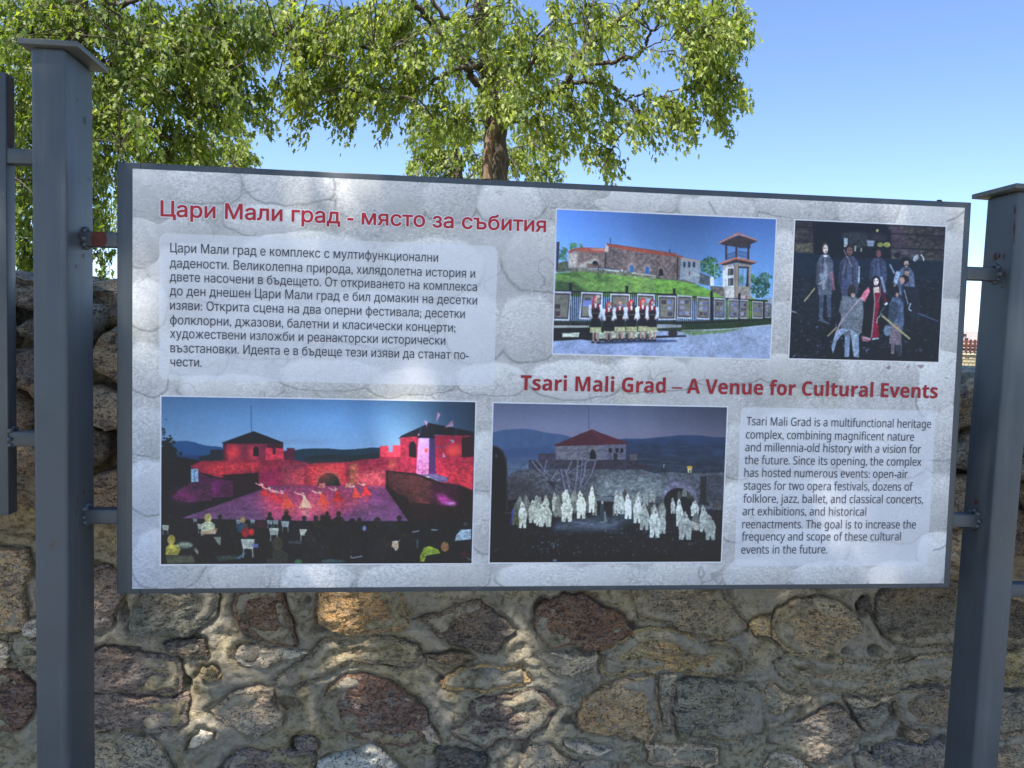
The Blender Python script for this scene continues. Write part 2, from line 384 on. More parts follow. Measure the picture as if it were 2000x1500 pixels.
    c.ell(260, 1310, 70, 26, (150, 160, 130), .8, 3, tex=.4, ts=3); c.line([(340, 1340), (385, 1395)], 22, (172, 168, 140), .8, 1)
    c.poly([(100, 1400), (330, 1400), (345, 1460), (110, 1470)], (86, 88, 62), .8, 2, tex=.2)
    c.poly([(390, 1235), (400, 1200), (450, 1190), (490, 1195), (500, 1160), (540, 1170), (520, 1210), (440, 1220)], (170, 130, 100), .8)
    person_back(440, 1260, 34, (14, 14, 16), (9, 11, 15)); person_back(600, 1200, 40, (9, 11, 14), (8, 10, 14)); person_back(1040, 1300, 46, (50, 44, 34), (40, 40, 34))
    person_back(1330, 1290, 40, (12, 14, 18), (11, 16, 20)); person_back(920, 1250, 38, (10, 12, 16), (9, 12, 16))
    c.poly([(1130, 1275), (1280, 1272), (1275, 1300), (1135, 1300)], (44, 52, 58)); c.poly([(520, 1405), (690, 1400), (720, 1430), (540, 1450)], (44, 60, 52), .8, 2)
    c.poly([(690, 1420), (770, 1370), (775, 1382), (720, 1430)], (90, 130, 150), .7, 1); c.ell(1215, 1450, 34, 20, (60, 110, 60), .8)
    c.poly([(500, 1240), (565, 1242), (560, 1310), (545, 1310)], (170, 180, 150), .7); c.poly([(825, 1300), (880, 1300), (876, 1332), (830, 1330)], (110, 120, 180), .8)
    c.poly([(870, 1108), (945, 1112), (945, 1166), (862, 1160)], (60, 16, 28), .8)
    c.crop = 'B'
    c.poly([(1250, 1275), (1262, 1225), (1300, 1180), (1390, 1175), (1388, 1260)], (158, 178, 188), tex=.08)
    c.poly([(955, 1405), (990, 1330), (1040, 1318), (1110, 1350), (1130, 1380), (1010, 1400), (990, 1450), (958, 1450)], (140, 154, 44), tex=.25, ts=5)
    c.ell(1165, 1325, 34, 42, (140, 96, 56), tex=.35, ts=3); c.ell(745, 1315, 34, 44, (184, 160, 130), tex=.35, ts=3); c.ell(765, 1270, 24, 14, (210, 210, 200), .8)
    c.ell(490, 1170, 20, 26, (120, 140, 190), .8, tex=.2); c.line([(250, 1170), (240, 1240)], 26, (140, 120, 96), .8, 1); c.line([(420, 1170), (430, 1230)], 16, (120, 84, 66), .7, 1)
    c.line([(520, 1290), (570, 1318)], 9, (180, 180, 160), .8); c.line([(600, 1330), (720, 1318)], 8, (140, 140, 116), .7); c.line([(370, 1400), (380, 1420), (470, 1405)], 9, (170, 176, 170), .8)
    c.line([(890, 1200), (950, 1190)], 8, (190, 190, 190), .8); c.line([(1050, 1180), (1105, 1182)], 9, (190, 190, 196), .8); c.poly([(925, 1260), (945, 1260), (940, 1335), (926, 1335)], (60, 84, 84), .7)
    c.poly([(130, 1440), (220, 1425), (320, 1440), (330, 1460), (130, 1460)], (56, 84, 84), .8, 2); c.line([(1340, 1410), (1385, 1440)], 7, (190, 190, 190), .7)
    c.ell(1330, 1390, 40, 30, (52, 18, 26), .9, 2, tex=.5, ts=3); c.ell(560, 1265, 36, 40, (30, 50, 60), .8, 3, tex=.5, ts=4); c.ell(1340, 1130, 20, 16, (60, 70, 60), .7)
    for _ in range(46):
        x, y = rnd.uniform(0, 850), rnd.uniform(1110, 1330); person_back(x, y, rnd.uniform(14, 30), rnd.choice([(14, 14, 16), (30, 24, 20), (18, 20, 24)]), rnd.choice([(9, 12, 16), (14, 16, 22), (22, 20, 24)]))
    vary(c, (60, 800), (1140, 1440), 60, lambda x, y: c.ell(x, y, rnd.uniform(3, 9), rnd.uniform(2, 5), rnd.choice([(60, 70, 70), (96, 84, 66), (40, 60, 76), (110, 112, 100)]), .55, 1))
    c.crop = 'A'
    vary(c, (70, 1400), (1130, 1460), 90, lambda x, y: c.ell(x, y, rnd.uniform(3, 10), rnd.uniform(2, 6), rnd.choice([(60, 70, 70), (96, 84, 66), (40, 60, 76), (90, 92, 80)]), .5, 1))
    return c

# --- printed photograph: white robed chorus before the fortress at dusk
def paint_chorus():
    c = canvas_for([(961.5, 784), (1421.6, 792.7), (1411.6, 1099), (955.4, 1099.8)])
    c.grad([(0, (84, 90, 114)), (.15, (110, 112, 134)), (.26, (124, 118, 136)), (.3, (92, 92, 116)), (1, (12, 16, 26))])
    yy, xx = np.mgrid[0:c.h, 0:c.w]; u = xx/c.w; v = yy/c.h
    c.im *= (1-.36*np.clip((u-.5)/.5, 0, 1)*np.clip(1-v*2, 0, 1)+.08*np.exp(-((u-.3)/.3)**2-((v-.12)/.1)**2))[..., None]
    c.crop = 'D'
    c.poly([(-60, 395), (200, 372), (330, 375), (480, 360), (660, 343), (820, 343), (960, 360), (1070, 362), (1070, 700), (-60, 700)], (38, 58, 92), tex=.14, ts=14, asp=3, col2=(30, 40, 52))
    c.poly([(200, 420), (500, 400), (760, 420), (1070, 400), (1070, 680), (200, 690)], (30, 46, 74), .7, 8, tex=.3, ts=9, asp=3, col2=(34, 44, 50))
    for x0, x1, y in ((520, 640, 475), (660, 740, 440), (560, 620, 512), (300, 470, 550), (480, 660, 575), (620, 760, 610), (300, 600, 600)): c.line([(x0, y), (x1, y+6)], 6, (84, 98, 118), .5, 1)
    c.crop = 'C'
    c.poly([(90, 320), (180, 295), (340, 285), (440, 292), (540, 318), (680, 335), (780, 358), (780, 500), (90, 520)], (62, 84, 118), tex=.05, ts=14)
    c.poly([(90, 470), (300, 455), (560, 445), (680, 470), (680, 560), (90, 560)], (50, 72, 108), .9, 5)
    c.poly([(90, 560), (400, 540), (640, 520), (640, 700), (90, 720)], (64, 84, 112), .9, 4, tex=.1, ts=10, asp=4)
    c.poly([(200, 610), (420, 600), (420, 690), (200, 700)], (90, 108, 124), .6, 5, tex=.2, asp=3)
    # curtain wall
    c.poly([(220, 730), (270, 660), (420, 640), (560, 650), (700, 640), (1200, 640), (1200, 960), (200, 960)], (72, 74, 78), tex=.35, ts=6, asp=1.6, rough=.8)
    c.poly([(230, 720), (300, 690), (420, 760), (560, 860), (560, 960), (200, 960)], (46, 44, 50), .75, 8, tex=.3, ts=6)
    c.crop = 'D'
    c.poly([(-60, 640), (320, 640), (440, 680), (560, 668), (800, 676), (1050, 668), (1040, 990), (-60, 960)], (74, 78, 84), tex=.35, ts=5, asp=1.6, rough=.8)
    c.poly([(-60, 690), (420, 700), (520, 760), (500, 900), (-60, 930)], (128, 136, 134), .75, 14, tex=.3, ts=5, asp=1.5)
    c.poly([(560, 700), (840, 690), (840, 760), (560, 770)], (84, 88, 100), .7, 5, tex=.3, ts=6)
    c.poly([(890, 690), (1045, 690), (1035, 1000), (890, 900)], (52, 56, 66), .8, 4, tex=.35, ts=5)
    # tower
    c.crop = 'C'
    c.poly([(636, 440), (1200, 425), (1200, 640), (1000, 640), (636, 560)], (104, 102, 110), tex=.32, ts=5, asp=1.8)
    c.poly([(1090, 430), (1200, 428), (1200, 640), (1095, 640)], (66, 66, 82), .8, 3, tex=.3, ts=5)
    c.poly([(490, 505), (640, 500), (640, 570), (490, 566)], (58, 50, 66), tex=.25, ts=5); c.poly([(405, 560), (700, 556), (990, 566), (1200, 600), (1200, 640), (700, 640), (405, 636)], (52, 50, 60), tex=.3, ts=5)
    c.poly([(990, 590), (1200, 570), (1200, 640), (990, 636)], (52, 26, 38), tex=.2)
    c.poly([(620, 430), (956, 290), (1200, 400), (1200, 428), (900, 432), (636, 440)], (74, 30, 42), tex=.1)
    for q in range(26): c.line([(650+q*22, 436-q*.2), (956+q*9.5-80, 300+q*4+18)], 3, (48, 16, 30), .55)
    c.line([(924, 80), (928, 290)], 6, (70, 70, 96)); c.line([(956, 292), (1080, 418)], 6, (120, 62, 74), .6)
    c.poly([(938, 500), (950, 470), (968, 466), (988, 500), (990, 552), (938, 552)], (14, 14, 28))
    c.crop = 'D'
    c.poly([(-10, 424), (192, 424), (190, 560), (-10, 560)], (92, 90, 104), tex=.28, ts=5); c.poly([(-20, 325), (208, 408), (200, 424), (-20, 424)], (76, 30, 42), tex=.15, ts=4)
    for x in (40, 100, 142): c.poly([(x, 458), (x+28, 458), (x+26, 494), (x+2, 494)], (18, 18, 30))
    for x in (84, 100): c.poly([(x, 500), (x+16, 500), (x+16, 560), (x, 560)], (34, 32, 44))
    c.poly([(-60, 560), (230, 556), (230, 505), (298, 500), (300, 590), (400, 600), (440, 640), (330, 642), (-60, 640)], (46, 40, 52), tex=.3, ts=5)
    c.poly([(222, 512), (290, 506), (292, 560), (222, 560)], (94, 88, 94), .8, 1, tex=.3)
    c.ell(745, 625, 26, 14, (196, 150, 60)); c.poly([(728, 636), (765, 636), (760, 672), (730, 672)], (200, 196, 140)); c.poly([(742, 646), (752, 646), (752, 672), (742, 672)], (40, 36, 30)); c.line([(520, 628), (522, 600), (530, 600)], 5, (190, 190, 180))
    # gate arch
    t = np.linspace(np.pi, 2*np.pi, 16)
    c.poly([(655+152*a, 890+140*b) for a, b in zip(np.cos(t), np.sin(t))]+[(830, 930), (520, 880)], (110, 108, 126), tex=.22, ts=6)
    c.poly([(645+122*a, 920+116*b) for a, b in zip(np.cos(t), np.sin(t))]+[(770, 1100), (530, 1180)], (14, 16, 24))
    c.poly([(840, 700), (892, 704), (890, 940), (836, 940)], (26, 32, 34)); c.poly([(822, 920), (915, 930), (915, 960), (822, 950)], (30, 34, 40))
    c.line([(0, 880), (520, 888)], 4, (36, 38, 44)); c.line([(760, 905), (1030, 912)], 4, (40, 42, 50))
    for x in (80, 410, 560): c.line([(x, 870), (x, 960)], 5, (34, 36, 40))
    # ground
    c.poly([(-60, 940), (530, 940), (560, 1000), (1035, 1000), (1022, 1455), (-60, 1455)], (16, 22, 30), tex=.4, ts=7, col2=(7, 10, 16))
    c.poly([(-60, 960), (200, 1010), (300, 1120), (-60, 1140)], (40, 56, 62), .8, 8, tex=.3, ts=5, asp=4)
    c.crop = 'C'
    c.poly([(100, 940), (300, 900), (620, 900), (1200, 930), (1200, 1460), (68, 1460)], (14, 19, 26), tex=.4, ts=7, col2=(7, 10, 16))
    c.poly([(600, 1130), (800, 1070), (1200, 1060), (1200, 1170), (640, 1175)], (98, 108, 122), .75, 10, tex=.3, ts=4, asp=5)
    def scraps(cr, xs, ys, n, lo=40, hi=150):
        c.crop = cr
        for _ in range(n):
            x, y = rnd.uniform(*xs), rnd.uniform(*ys); g = rnd.uniform(lo, hi); a = rnd.gauss(0, .5); L = rnd.uniform(6, 26)
            c.poly([(x, y), (x+L*math.cos(a), y+L*math.sin(a)), (x+L*.6, y+rnd.uniform(4, 12))], (g*.82, g*.93, g), .8)
    scraps('C', (260, 1180), (1180, 1400), 170, 26, 120); scraps('D', (0, 620), (1150, 1390), 150, 26, 130); scraps('D', (620, 860), (1250, 1340), 40, 26, 110); scraps('C', (420, 660), (1270, 1340), 30, 60, 160)
    c.crop = 'C'
    c.poly([(88, 435), (130, 440), (180, 480), (214, 560), (226, 900), (250, 1100), (240, 1460), (70, 1460)], (8, 10, 18)); c.line([(100, 440), (150, 455), (195, 520), (214, 620), (216, 1000)], 9, (70, 60, 62), .8)
    for a in range(6): c.line([(122+12*math.cos(a), 525+22*math.sin(a)), (122-12*math.cos(a), 525-22*math.sin(a))], 3, (110, 116, 130), .5)
    # torn draped cloth strips
    for p0, p1, p2, w in (((430, 570), (480, 640), (540, 690), 26), ((470, 560), (560, 680), (660, 740), 22), ((560, 560), (540, 640), (530, 690), 20), ((780, 565), (720, 690), (620, 760), 22), ((930, 560), (780, 650), (640, 745), 20), ((830, 560), (820, 700), (800, 830), 24),
                          ((900, 570), (880, 700), (840, 810), 26), ((985, 560), (950, 680), (880, 790), 20), ((680, 640), (700, 740), (720, 830), 26), ((740, 690), (760, 760), (740, 840), 22), ((640, 660), (600, 730), (640, 830), 20), ((720, 640), (740, 740), (760, 830), 22), ((870, 560), (860, 640), (850, 800), 14)):
        c.line([p0, p1, p2], w*.6, (104, 104, 124), .75, 1); c.line([(p0[0]+5, p0[1]), (p1[0]+5, p1[1]), (p2[0]+5, p2[1])], w*.2, (150, 148, 168), .7)
        c.line([(p0[0]-9, p0[1]), (p1[0]-9, p1[1]), (p2[0]-9, p2[1])], w*.25, (36, 36, 48), .7)
    c.poly([(560, 740), (640, 750), (630, 830), (610, 800)], (30, 26, 38), .8)
    def robe(x, y, h, w, col=(214, 212, 196)):
        d = [v*.62 for v in col]; s = rnd.uniform(-.1, .1)*w
        c.poly([(x-w*.28, y-h*.80), (x+w*.25, y-h*.80), (x+w*.50, y-h*.55), (x+w*.42, y-h*.25), (x+w*.40, y), (x+w*.08, y+2), (x+s*.2, y-h*.18), (x-w*.12, y+1), (x-w*.42, y-1), (x-w*.40, y-h*.3), (x-w*.48, y-h*.58)], col, tex=.13, ts=5)
        c.ell(x+s, y-h*.86, w*.24, h*.11, col, tex=.1)
        c.poly([(x+s-w*.16, y-h*.92), (x+s+rnd.uniform(-.1, .1)*w, y-h*1.06), (x+s+w*.18, y-h*.9)], col)
        c.ell(x+s+w*.03, y-h*.85, w*.11, h*.05, (110, 100, 92), .8)
        c.line([(x+w*.18, y-h*.7), (x+w*.2, y-h*.3)], w*.1, d, .5, 1); c.line([(x-w*.15, y-h*.6), (x-w*.2, y-h*.15)], w*.08, d, .45, 1)
        c.poly([(x+w*.02, y-h*.25), (x+w*.1, y), (x-w*.1, y)], (30, 30, 30), .6)
    for _ in range(30):
        k = rnd.uniform(.25, .75); robe(rnd.uniform(300, 980), rnd.uniform(980, 1060), rnd.uniform(120, 170), rnd.uniform(40, 64), (190*k, 190*k, 172*k))
    for x, y, h, w, k in ((288, 1130, 190, 70, .38), (395, 1080, 180, 76, .55), (470, 1060, 190, 70, .7), (350, 1155, 225, 78, 1), (440, 1112, 200, 80, .9), (555, 1010, 140, 60, .8), (492, 1135, 200, 60, .95), (545, 1145, 215, 130, .92),
                     (632, 1010, 160, 56, .9), (660, 1060, 170, 70, .62), (735, 1100, 215, 110, 1.05), (725, 930, 110, 70, 1.0), (800, 930, 110, 50, .7), (860, 1072, 235, 90, 1.05), (930, 1020, 160, 40, .5), (952, 1020, 230, 56, 1.1)):
        robe(x, y, h, w, (214*k, 214*k, 192*k))
    c.poly([(262, 1000), (275, 980), (262, 1080), (240, 1145), (245, 1110)], (50, 60, 190), .8, 1); c.ell(300, 1090, 34, 40, (70, 74, 20), .4, 4)
    c.ell(1044, 932, 10, 14, (190, 176, 160)); c.poly([(1028, 948), (1058, 948), (1066, 1010), (1084, 1100), (1020, 1102), (1022, 1010)], (40, 50, 60), tex=.2); c.line([(1066, 1010), (1082, 1098)], 5, (150, 156, 140)); c.line([(1022, 1100), (1086, 1102)], 5, (120, 126, 120))
    c.ell(630, 1438, 18, 11, (86, 104, 128)); c.line([(90, 1365), (145, 1336)], 5, (90, 96, 100), .7); c.line([(192, 1022), (250, 1022)], 8, (110, 106, 108), .7, 1)
    c.crop = 'D'
    for _ in range(26):
        k = rnd.uniform(.25, .75); x = rnd.uniform(100, 520); robe(x, rnd.uniform(980, 1060)+(x-100)*.15, rnd.uniform(110, 160), rnd.uniform(40, 60), (190*k, 192*k, 178*k))
    for x, y, h, w, k in ((110, 1025, 200, 50, .9), (150, 1030, 190, 56, .95), (185, 900, 90, 36, .35), (210, 1075, 215, 70, 1.1), (255, 990, 150, 44, .6), (300, 980, 140, 60, .8), (290, 1112, 220, 80, 1.05), (365, 960, 130, 50, .75), (350, 1172, 230, 92, .8),
                     (420, 930, 100, 60, .8), (430, 1060, 110, 50, .7), (510, 1090, 160, 60, .7), (508, 1205, 180, 66, .85), (440, 1240, 260, 104, .95), (600, 1030, 140, 44, .9), (655, 1140, 240, 66, 1.05), (655, 900, 70, 40, .35), (700, 880, 70, 50, .6), (740, 900, 60, 40, .3), (770, 930, 60, 30, .2),
                     (790, 1050, 130, 80, 1.0), (800, 1180, 160, 80, .5), (870, 1190, 230, 84, .85), (705, 1258, 240, 130, .82), (925, 1260, 220, 100, .72), (985, 1000, 90, 50, .35)):
        robe(x, y, h, w, (206*k, 210*k, 196*k))
    c.poly([(750, 1090), (834, 1120), (830, 1160), (800, 1180), (750, 1130)], (176, 176, 160), tex=.12); c.poly([(0, 1010), (14, 1010), (28, 1098), (0, 1100)], (120, 126, 122), .8)
    return c

# --- printed photograph: women in folk costume before the church
def paint_church():
    c = canvas_for([(1086.8, 408), (1517.8, 424.4), (1507.3, 702), (1078, 693.2)])
    c.grad([(0, (78, 110, 172)), (.35, (112, 156, 212)), (.5, (130, 176, 222)), (1, (150, 166, 196))])
    yy, xx = np.mgrid[0:c.h, 0:c.w]; u = xx/c.w; v = yy/c.h
    k = 1+.35*np.clip((.35-u)/.35, 0, 1)*np.clip(1-v, 0, 1)-.22*np.exp(-((u-.58)/.22)**2)*np.clip(1-v*1.4, 0, 1)
    c.im *= k[..., None]
    def tree(cr, x, y, rx, ry, n, cols=((50, 96, 44), (84, 132, 62), (30, 66, 40))):
        c.crop = cr
        for _ in range(n):
            a, r = rnd.uniform(0, 6.28), rnd.uniform(0, 1)**.5
            c.ell(x+rx*r*math.cos(a), y+ry*r*math.sin(a), rnd.uniform(5, 14), rnd.uniform(4, 11), rnd.choice(cols), .8)
    tree('E', 255, 405, 70, 38, 70, ((110, 158, 120), (74, 122, 84), (50, 96, 60))); tree('E', 135, 480, 50, 70, 90, ((64, 110, 90), (110, 150, 120), (50, 86, 60)))
    tree('F', 460, 580, 80, 80, 150); tree('F', 520, 640, 60, 70, 70); tree('F', 940, 790, 90, 100, 190, ((24, 62, 40), (44, 88, 50), (18, 48, 34))); tree('F', 990, 690, 60, 40, 60, ((50, 90, 80), (80, 120, 90))); tree('F', 870, 700, 16, 60, 20)
    c.crop = 'F'; c.line([(450, 620), (452, 700)], 8, (70, 70, 70), .6)
    c.crop = 'E'
    c.poly([(75, 560), (180, 540), (190, 640), (70, 650)], (90, 96, 70), tex=.4, ts=5)
    # apse, nave, annex
    c.poly([(188, 468), (300, 440), (545, 455), (540, 615), (260, 610), (188, 600)], (128, 108, 100), tex=.32, ts=5)
    c.poly([(188, 470), (270, 455), (262, 608), (188, 600)], (208, 196, 184), .85, 3, tex=.3, ts=5)
    c.poly([(350, 552), (440, 510), (480, 560), (400, 600), (262, 606), (300, 565)], (206, 198, 186), .8, 2, tex=.2, ts=6); c.ell(436, 565, 26, 26, (30, 24, 28)); c.poly([(360, 560), (450, 575), (450, 608), (360, 606)], (104, 72, 60), .8)
    c.poly([(186, 452), (210, 432), (300, 412), (540, 422), (552, 458), (420, 462), (300, 446), (240, 448), (188, 474)], (172, 84, 66), tex=.18, ts=4)
    c.poly([(400, 425), (520, 420), (540, 446), (420, 440)], (206, 140, 116), .9)
    c.poly([(524, 455), (545, 378), (600, 385), (1200, 478), (1200, 700), (530, 615)], (112, 96, 92), tex=.34, ts=5)
    c.poly([(524, 450), (543, 376), (566, 400), (558, 458)], (210, 190, 178))
    c.poly([(540, 374), (1200, 470), (1200, 508), (900, 465), (556, 402)], (158, 74, 54), tex=.18, ts=4); c.line([(542, 377), (1200, 472)], 6, (110, 60, 50))
    c.line([(580, 318), (580, 376)], 7, (44, 60, 96)); c.line([(536, 470), (530, 614)], 11, (44, 34, 36)); c.line([(1138, 430), (1138, 470)], 8, (44, 60, 110))
    for x, y in ((781, 616), (926, 632), (1062, 650)):
        c.ell(x, y-20, 40, 46, (158, 136, 128), .8, 1, tex=.15)
        c.ell(x, y-14, 20, 24, (52, 96, 150) if x < 1000 else (30, 24, 34)); c.poly([(x-20, y-14), (x+20, y-14), (x+20, y+36), (x-20, y+34)], (52, 96, 150) if x < 1000 else (34, 24, 30)); c.line([(x, y-34), (x, y+34)], 3, (30, 56, 100))
    c.poly([(160, 605), (520, 622), (800, 650), (1200, 700), (1200, 740), (800, 690), (400, 655), (160, 640)], (112, 112, 92), tex=.35, ts=5); c.line([(520, 624), (660, 640)], 8, (220, 216, 200)); c.line([(780, 655), (1080, 690)], 6, (206, 204, 190)); c.ell(690, 630, 8, 12, (220, 214, 200))
    c.crop = 'F'
    c.poly([(-40, 460), (215, 500), (196, 505), (185, 715), (-40, 690)], (116, 98, 90), tex=.34, ts=5); c.poly([(-40, 458), (218, 494), (216, 508), (-40, 480)], (150, 72, 54), tex=.15)
    c.ell(8, 636, 32, 40, (150, 128, 120), .8, tex=.15); c.ell(8, 640, 20, 26, (28, 24, 30)); c.poly([(-12, 640), (28, 640), (28, 682), (-12, 682)], (30, 24, 30)); c.line([(164, 500), (162, 715)], 10, (50, 36, 38)); c.line([(92, 428), (92, 470)], 5, (30, 50, 80)); c.line([(84, 442), (102, 440)], 5, (30, 50, 80))
    c.poly([(196, 512), (376, 548), (366, 756), (190, 715)], (146, 152, 158), tex=.2, ts=4); c.poly([(198, 520), (210, 508), (378, 540), (378, 552)], (190, 140, 124))
    for x in (216, 262, 306): c.poly([(x, 548), (x+24, 552), (x+23, 604), (x, 600)], (48, 58, 78))
    c.poly([(270, 640), (280, 640), (282, 680), (270, 680)], (120, 60, 50)); c.poly([(370, 650), (470, 690), (470, 775), (370, 756)], (84, 90, 92), tex=.3, ts=5); c.poly([(470, 775), (610, 790), (614, 890), (480, 830)], (106, 96, 86), tex=.35, ts=5)
    c.poly([(472, 694), (506, 696), (504, 776), (470, 774)], (236, 240, 244)); c.line([(513, 560), (513, 700)], 7, (150, 190, 196)); c.poly([(480, 710), (494, 710), (492, 740), (482, 740)], (180, 150, 150), .6)
    c.poly([(-40, 690), (190, 716), (330, 748), (330, 760), (-40, 720)], (100, 96, 84), tex=.3)
    # grass bank
    c.crop = 'E'
    c.poly([(66, 655), (300, 640), (640, 672), (1200, 735), (1200, 880), (60, 880)], (106, 142, 66), tex=.25, ts=6, asp=2)
    c.poly([(64, 720), (240, 740), (380, 840), (60, 860)], (44, 62, 36), .8, 4, tex=.3, ts=5); c.poly([(80, 655), (280, 660), (330, 700), (140, 680)], (54, 84, 34), .8, 3, tex=.3); c.poly([(420, 690), (560, 700), (580, 740), (480, 740)], (60, 88, 40), .7, 4, tex=.3)
    vary(c, (100, 1140), (680, 840), 120, lambda x, y: c.line([(x, y), (x+rnd.uniform(8, 26), y+rnd.uniform(-8, 8))], 4, rnd.choice([(186, 192, 136), (150, 184, 96), (84, 124, 44), (206, 204, 160)]), .6))
    c.crop = 'F'
    c.poly([(-40, 710), (180, 730), (330, 760), (480, 822), (600, 888), (620, 920), (-40, 920)], (112, 158, 62), tex=.22, ts=6, asp=2)
    vary(c, (-20, 500), (760, 860), 60, lambda x, y: c.line([(x, y), (x+rnd.uniform(8, 26), y+rnd.uniform(-8, 8))], 4, rnd.choice([(170, 190, 120), (146, 196, 80), (84, 134, 40)]), .55) if y > 720+x*.32 else None)
    c.poly([(620, 880), (860, 880), (910, 915), (1048, 900), (1045, 1150), (620, 1140)], (120, 160, 60), tex=.25, ts=6)
    c.crop = 'E'; c.line([(468, 560), (466, 672)], 6, (28, 26, 30)); c.poly([(76, 360), (102, 360), (86, 632), (68, 632)], (66, 40, 44))
    # watch tower
    c.crop = 'F'
    c.poly([(592, 576), (852, 576), (848, 908), (612, 896), (592, 780)], (182, 174, 164), tex=.24, ts=4); c.poly([(700, 560), (852, 570), (848, 908), (704, 900)], (142, 130, 116), .8, 1, tex=.25, ts=4)
    c.poly([(738, 596), (820, 600), (816, 782), (738, 778)], (120, 160, 196)); c.poly([(820, 600), (832, 600), (830, 785), (808, 786)], (40, 30, 34)); c.ell(765, 720, 24, 44, (60, 110, 70), .7, 3, tex=.3); c.poly([(738, 592), (836, 596), (834, 610), (738, 606)], (40, 34, 40)); c.line([(738, 596), (738, 780)], 6, (80, 60, 56)); c.line([(780, 610), (776, 780)], 4, (70, 90, 110))
    c.poly([(616, 608), (692, 600), (692, 786), (618, 782)], (226, 230, 230)); c.poly([(640, 614), (690, 610), (690, 672), (636, 678)], (66, 60, 62), tex=.3, ts=6); c.poly([(640, 706), (690, 702), (690, 772), (640, 778)], (60, 58, 60), tex=.3, ts=6); c.line([(656, 620), (654, 670)], 5, (190, 190, 190)); c.line([(656, 710), (654, 774)], 5, (190, 190, 190))
    c.poly([(590, 628), (612, 628), (610, 784), (590, 784)], (236, 238, 240)); c.poly([(612, 786), (704, 786), (704, 896), (614, 890)], (206, 200, 192), .9, tex=.12); c.line([(712, 570), (712, 900)], 12, (160, 130, 110)); c.line([(690, 570), (702, 600), (702, 890)], 6, (70, 56, 56)); c.poly([(756, 866), (816, 866), (818, 908), (756, 905)], (190, 180, 180)); c.poly([(800, 868), (820, 868), (818, 908), (804, 908)], (150, 84, 74))
    for x in (612, 708, 820):
        c.poly([(x, 388), (x+20, 388), (x+18, 530), (x, 530)], (56, 46, 52))
    c.poly([(736, 400), (850, 360), (850, 420), (740, 420)], (44, 36, 42), .8)
    for a, b, y0, y1 in ((630, 708, 480, 455), (736, 826, 448, 466)):
        for yy2 in (0, 46): c.line([(a, y0+yy2*.9), (b, y1+yy2)], 4, (40, 40, 56))
        for q in range(9): c.line([(a+(b-a)*q/8, y0+(y1-y0)*q/8), (a+(b-a)*q/8, y0+(y1-y0)*q/8+46)], 3, (40, 40, 56))
    c.poly([(540, 372), (600, 390), (740, 412), (850, 384), (924, 348), (740, 300)], (58, 46, 44), tex=.2, ts=4); c.poly([(540, 372), (732, 268), (924, 346), (912, 352), (736, 290), (560, 376)], (184, 120, 104), tex=.12)
    c.poly([(540, 566), (600, 584), (720, 556), (852, 580), (914, 556), (716, 520)], (60, 44, 42), tex=.2); c.poly([(540, 566), (716, 504), (820, 524), (914, 552), (900, 560), (716, 524), (570, 574)], (190, 116, 96), tex=.12)
    # fence line and info panels
    c.crop = 'E'
    c.poly([(44, 1110), (1200, 1110), (1200, 1300), (40, 1300)], (50, 66, 40), tex=.3, ts=5)
    for q in range(64):
        x = 60+q*18.2; c.line([(x, 838+q*.5), (x-4, 1150)], 9, (22, 20, 24), .95)
    c.line([(60, 826), (1200, 860)], 14, (26, 22, 28)); c.line([(50, 1146), (380, 1146)], 14, (24, 20, 24)); c.line([(1000, 1140), (1200, 1140)], 14, (24, 20, 24))
    for x, y in ((204, 752), (735, 775)): c.poly([(x-14, y), (x+14, y), (x+12, 870), (x-14, 870)], (26, 22, 30))
    def info(x0, y0, x1, y1, x2, y2, x3, y3, seed):
        c.poly([(x0, y0), (x1, y1), (x2, y2), (x3, y3)], (196, 204, 214)); cx, cy = (x0+x1+x2+x3)/4, (y0+y1+y2+y3)/4
        s = lambda k: [(cx+(x-cx)*k, cy+(y-cy)*k) for x, y in ((x0, y0), (x1, y1), (x2, y2), (x3, y3))]
        c.poly(s(.88), (58, 42, 50)); c.poly(s(.78), (122, 118, 104), tex=.12)
        w, h = (x1-x0)*.3, (y3-y0)*.16; rr = random.Random(seed)
        for q in range(3):
            for sgn in (-1, 1):
                if rr.random() < .75: c.poly([(cx+sgn*w*.55-w*.45, cy-h*1.9+q*h*1.5), (cx+sgn*w*.55+w*.45, cy-h*1.9+q*h*1.5), (cx+sgn*w*.55+w*.42, cy-h*.9+q*h*1.5), (cx+sgn*w*.55-w*.45, cy-h*.9+q*h*1.5)], rr.choice([(70, 66, 84), (110, 120, 170), (60, 44, 48), (150, 156, 186)]), .85, tex=.3, ts=3)
    for i, q in enumerate(((30, 828, 212, 832, 190, 1108, 20, 1104), (306, 834, 508, 842, 490, 1100, 286, 1092), (580, 850, 764, 854, 760, 1090, 578, 1090), (832, 850, 996, 858, 990, 1100, 830, 1096), (1042, 866, 1220, 870, 1216, 1100, 1032, 1096))): info(*q, i)
    c.poly([(320, 912), (410, 914), (406, 974), (316, 972)], (116, 130, 190), .9)
    c.crop = 'F'
    c.poly([(-40, 1120), (1048, 1080), (1045, 1140), (600, 1180), (-40, 1250)], (44, 62, 34), tex=.35, ts=5)
    for q in range(60):
        x = -20+q*18; c.line([(x, 860+q*.9), (x-2, 1136-q*.6)], 8, (24, 22, 28), .9)
    c.line([(-20, 864), (1048, 920)], 12, (26, 22, 28)); c.line([(-20, 1140), (1046, 1104)], 14, (24, 22, 26))
    for x, y in ((132, 800), (484, 824), (745, 848)): c.poly([(x-12, y), (x+12, y), (x+12, 1140), (x-12, 1140)], (30, 22, 28))
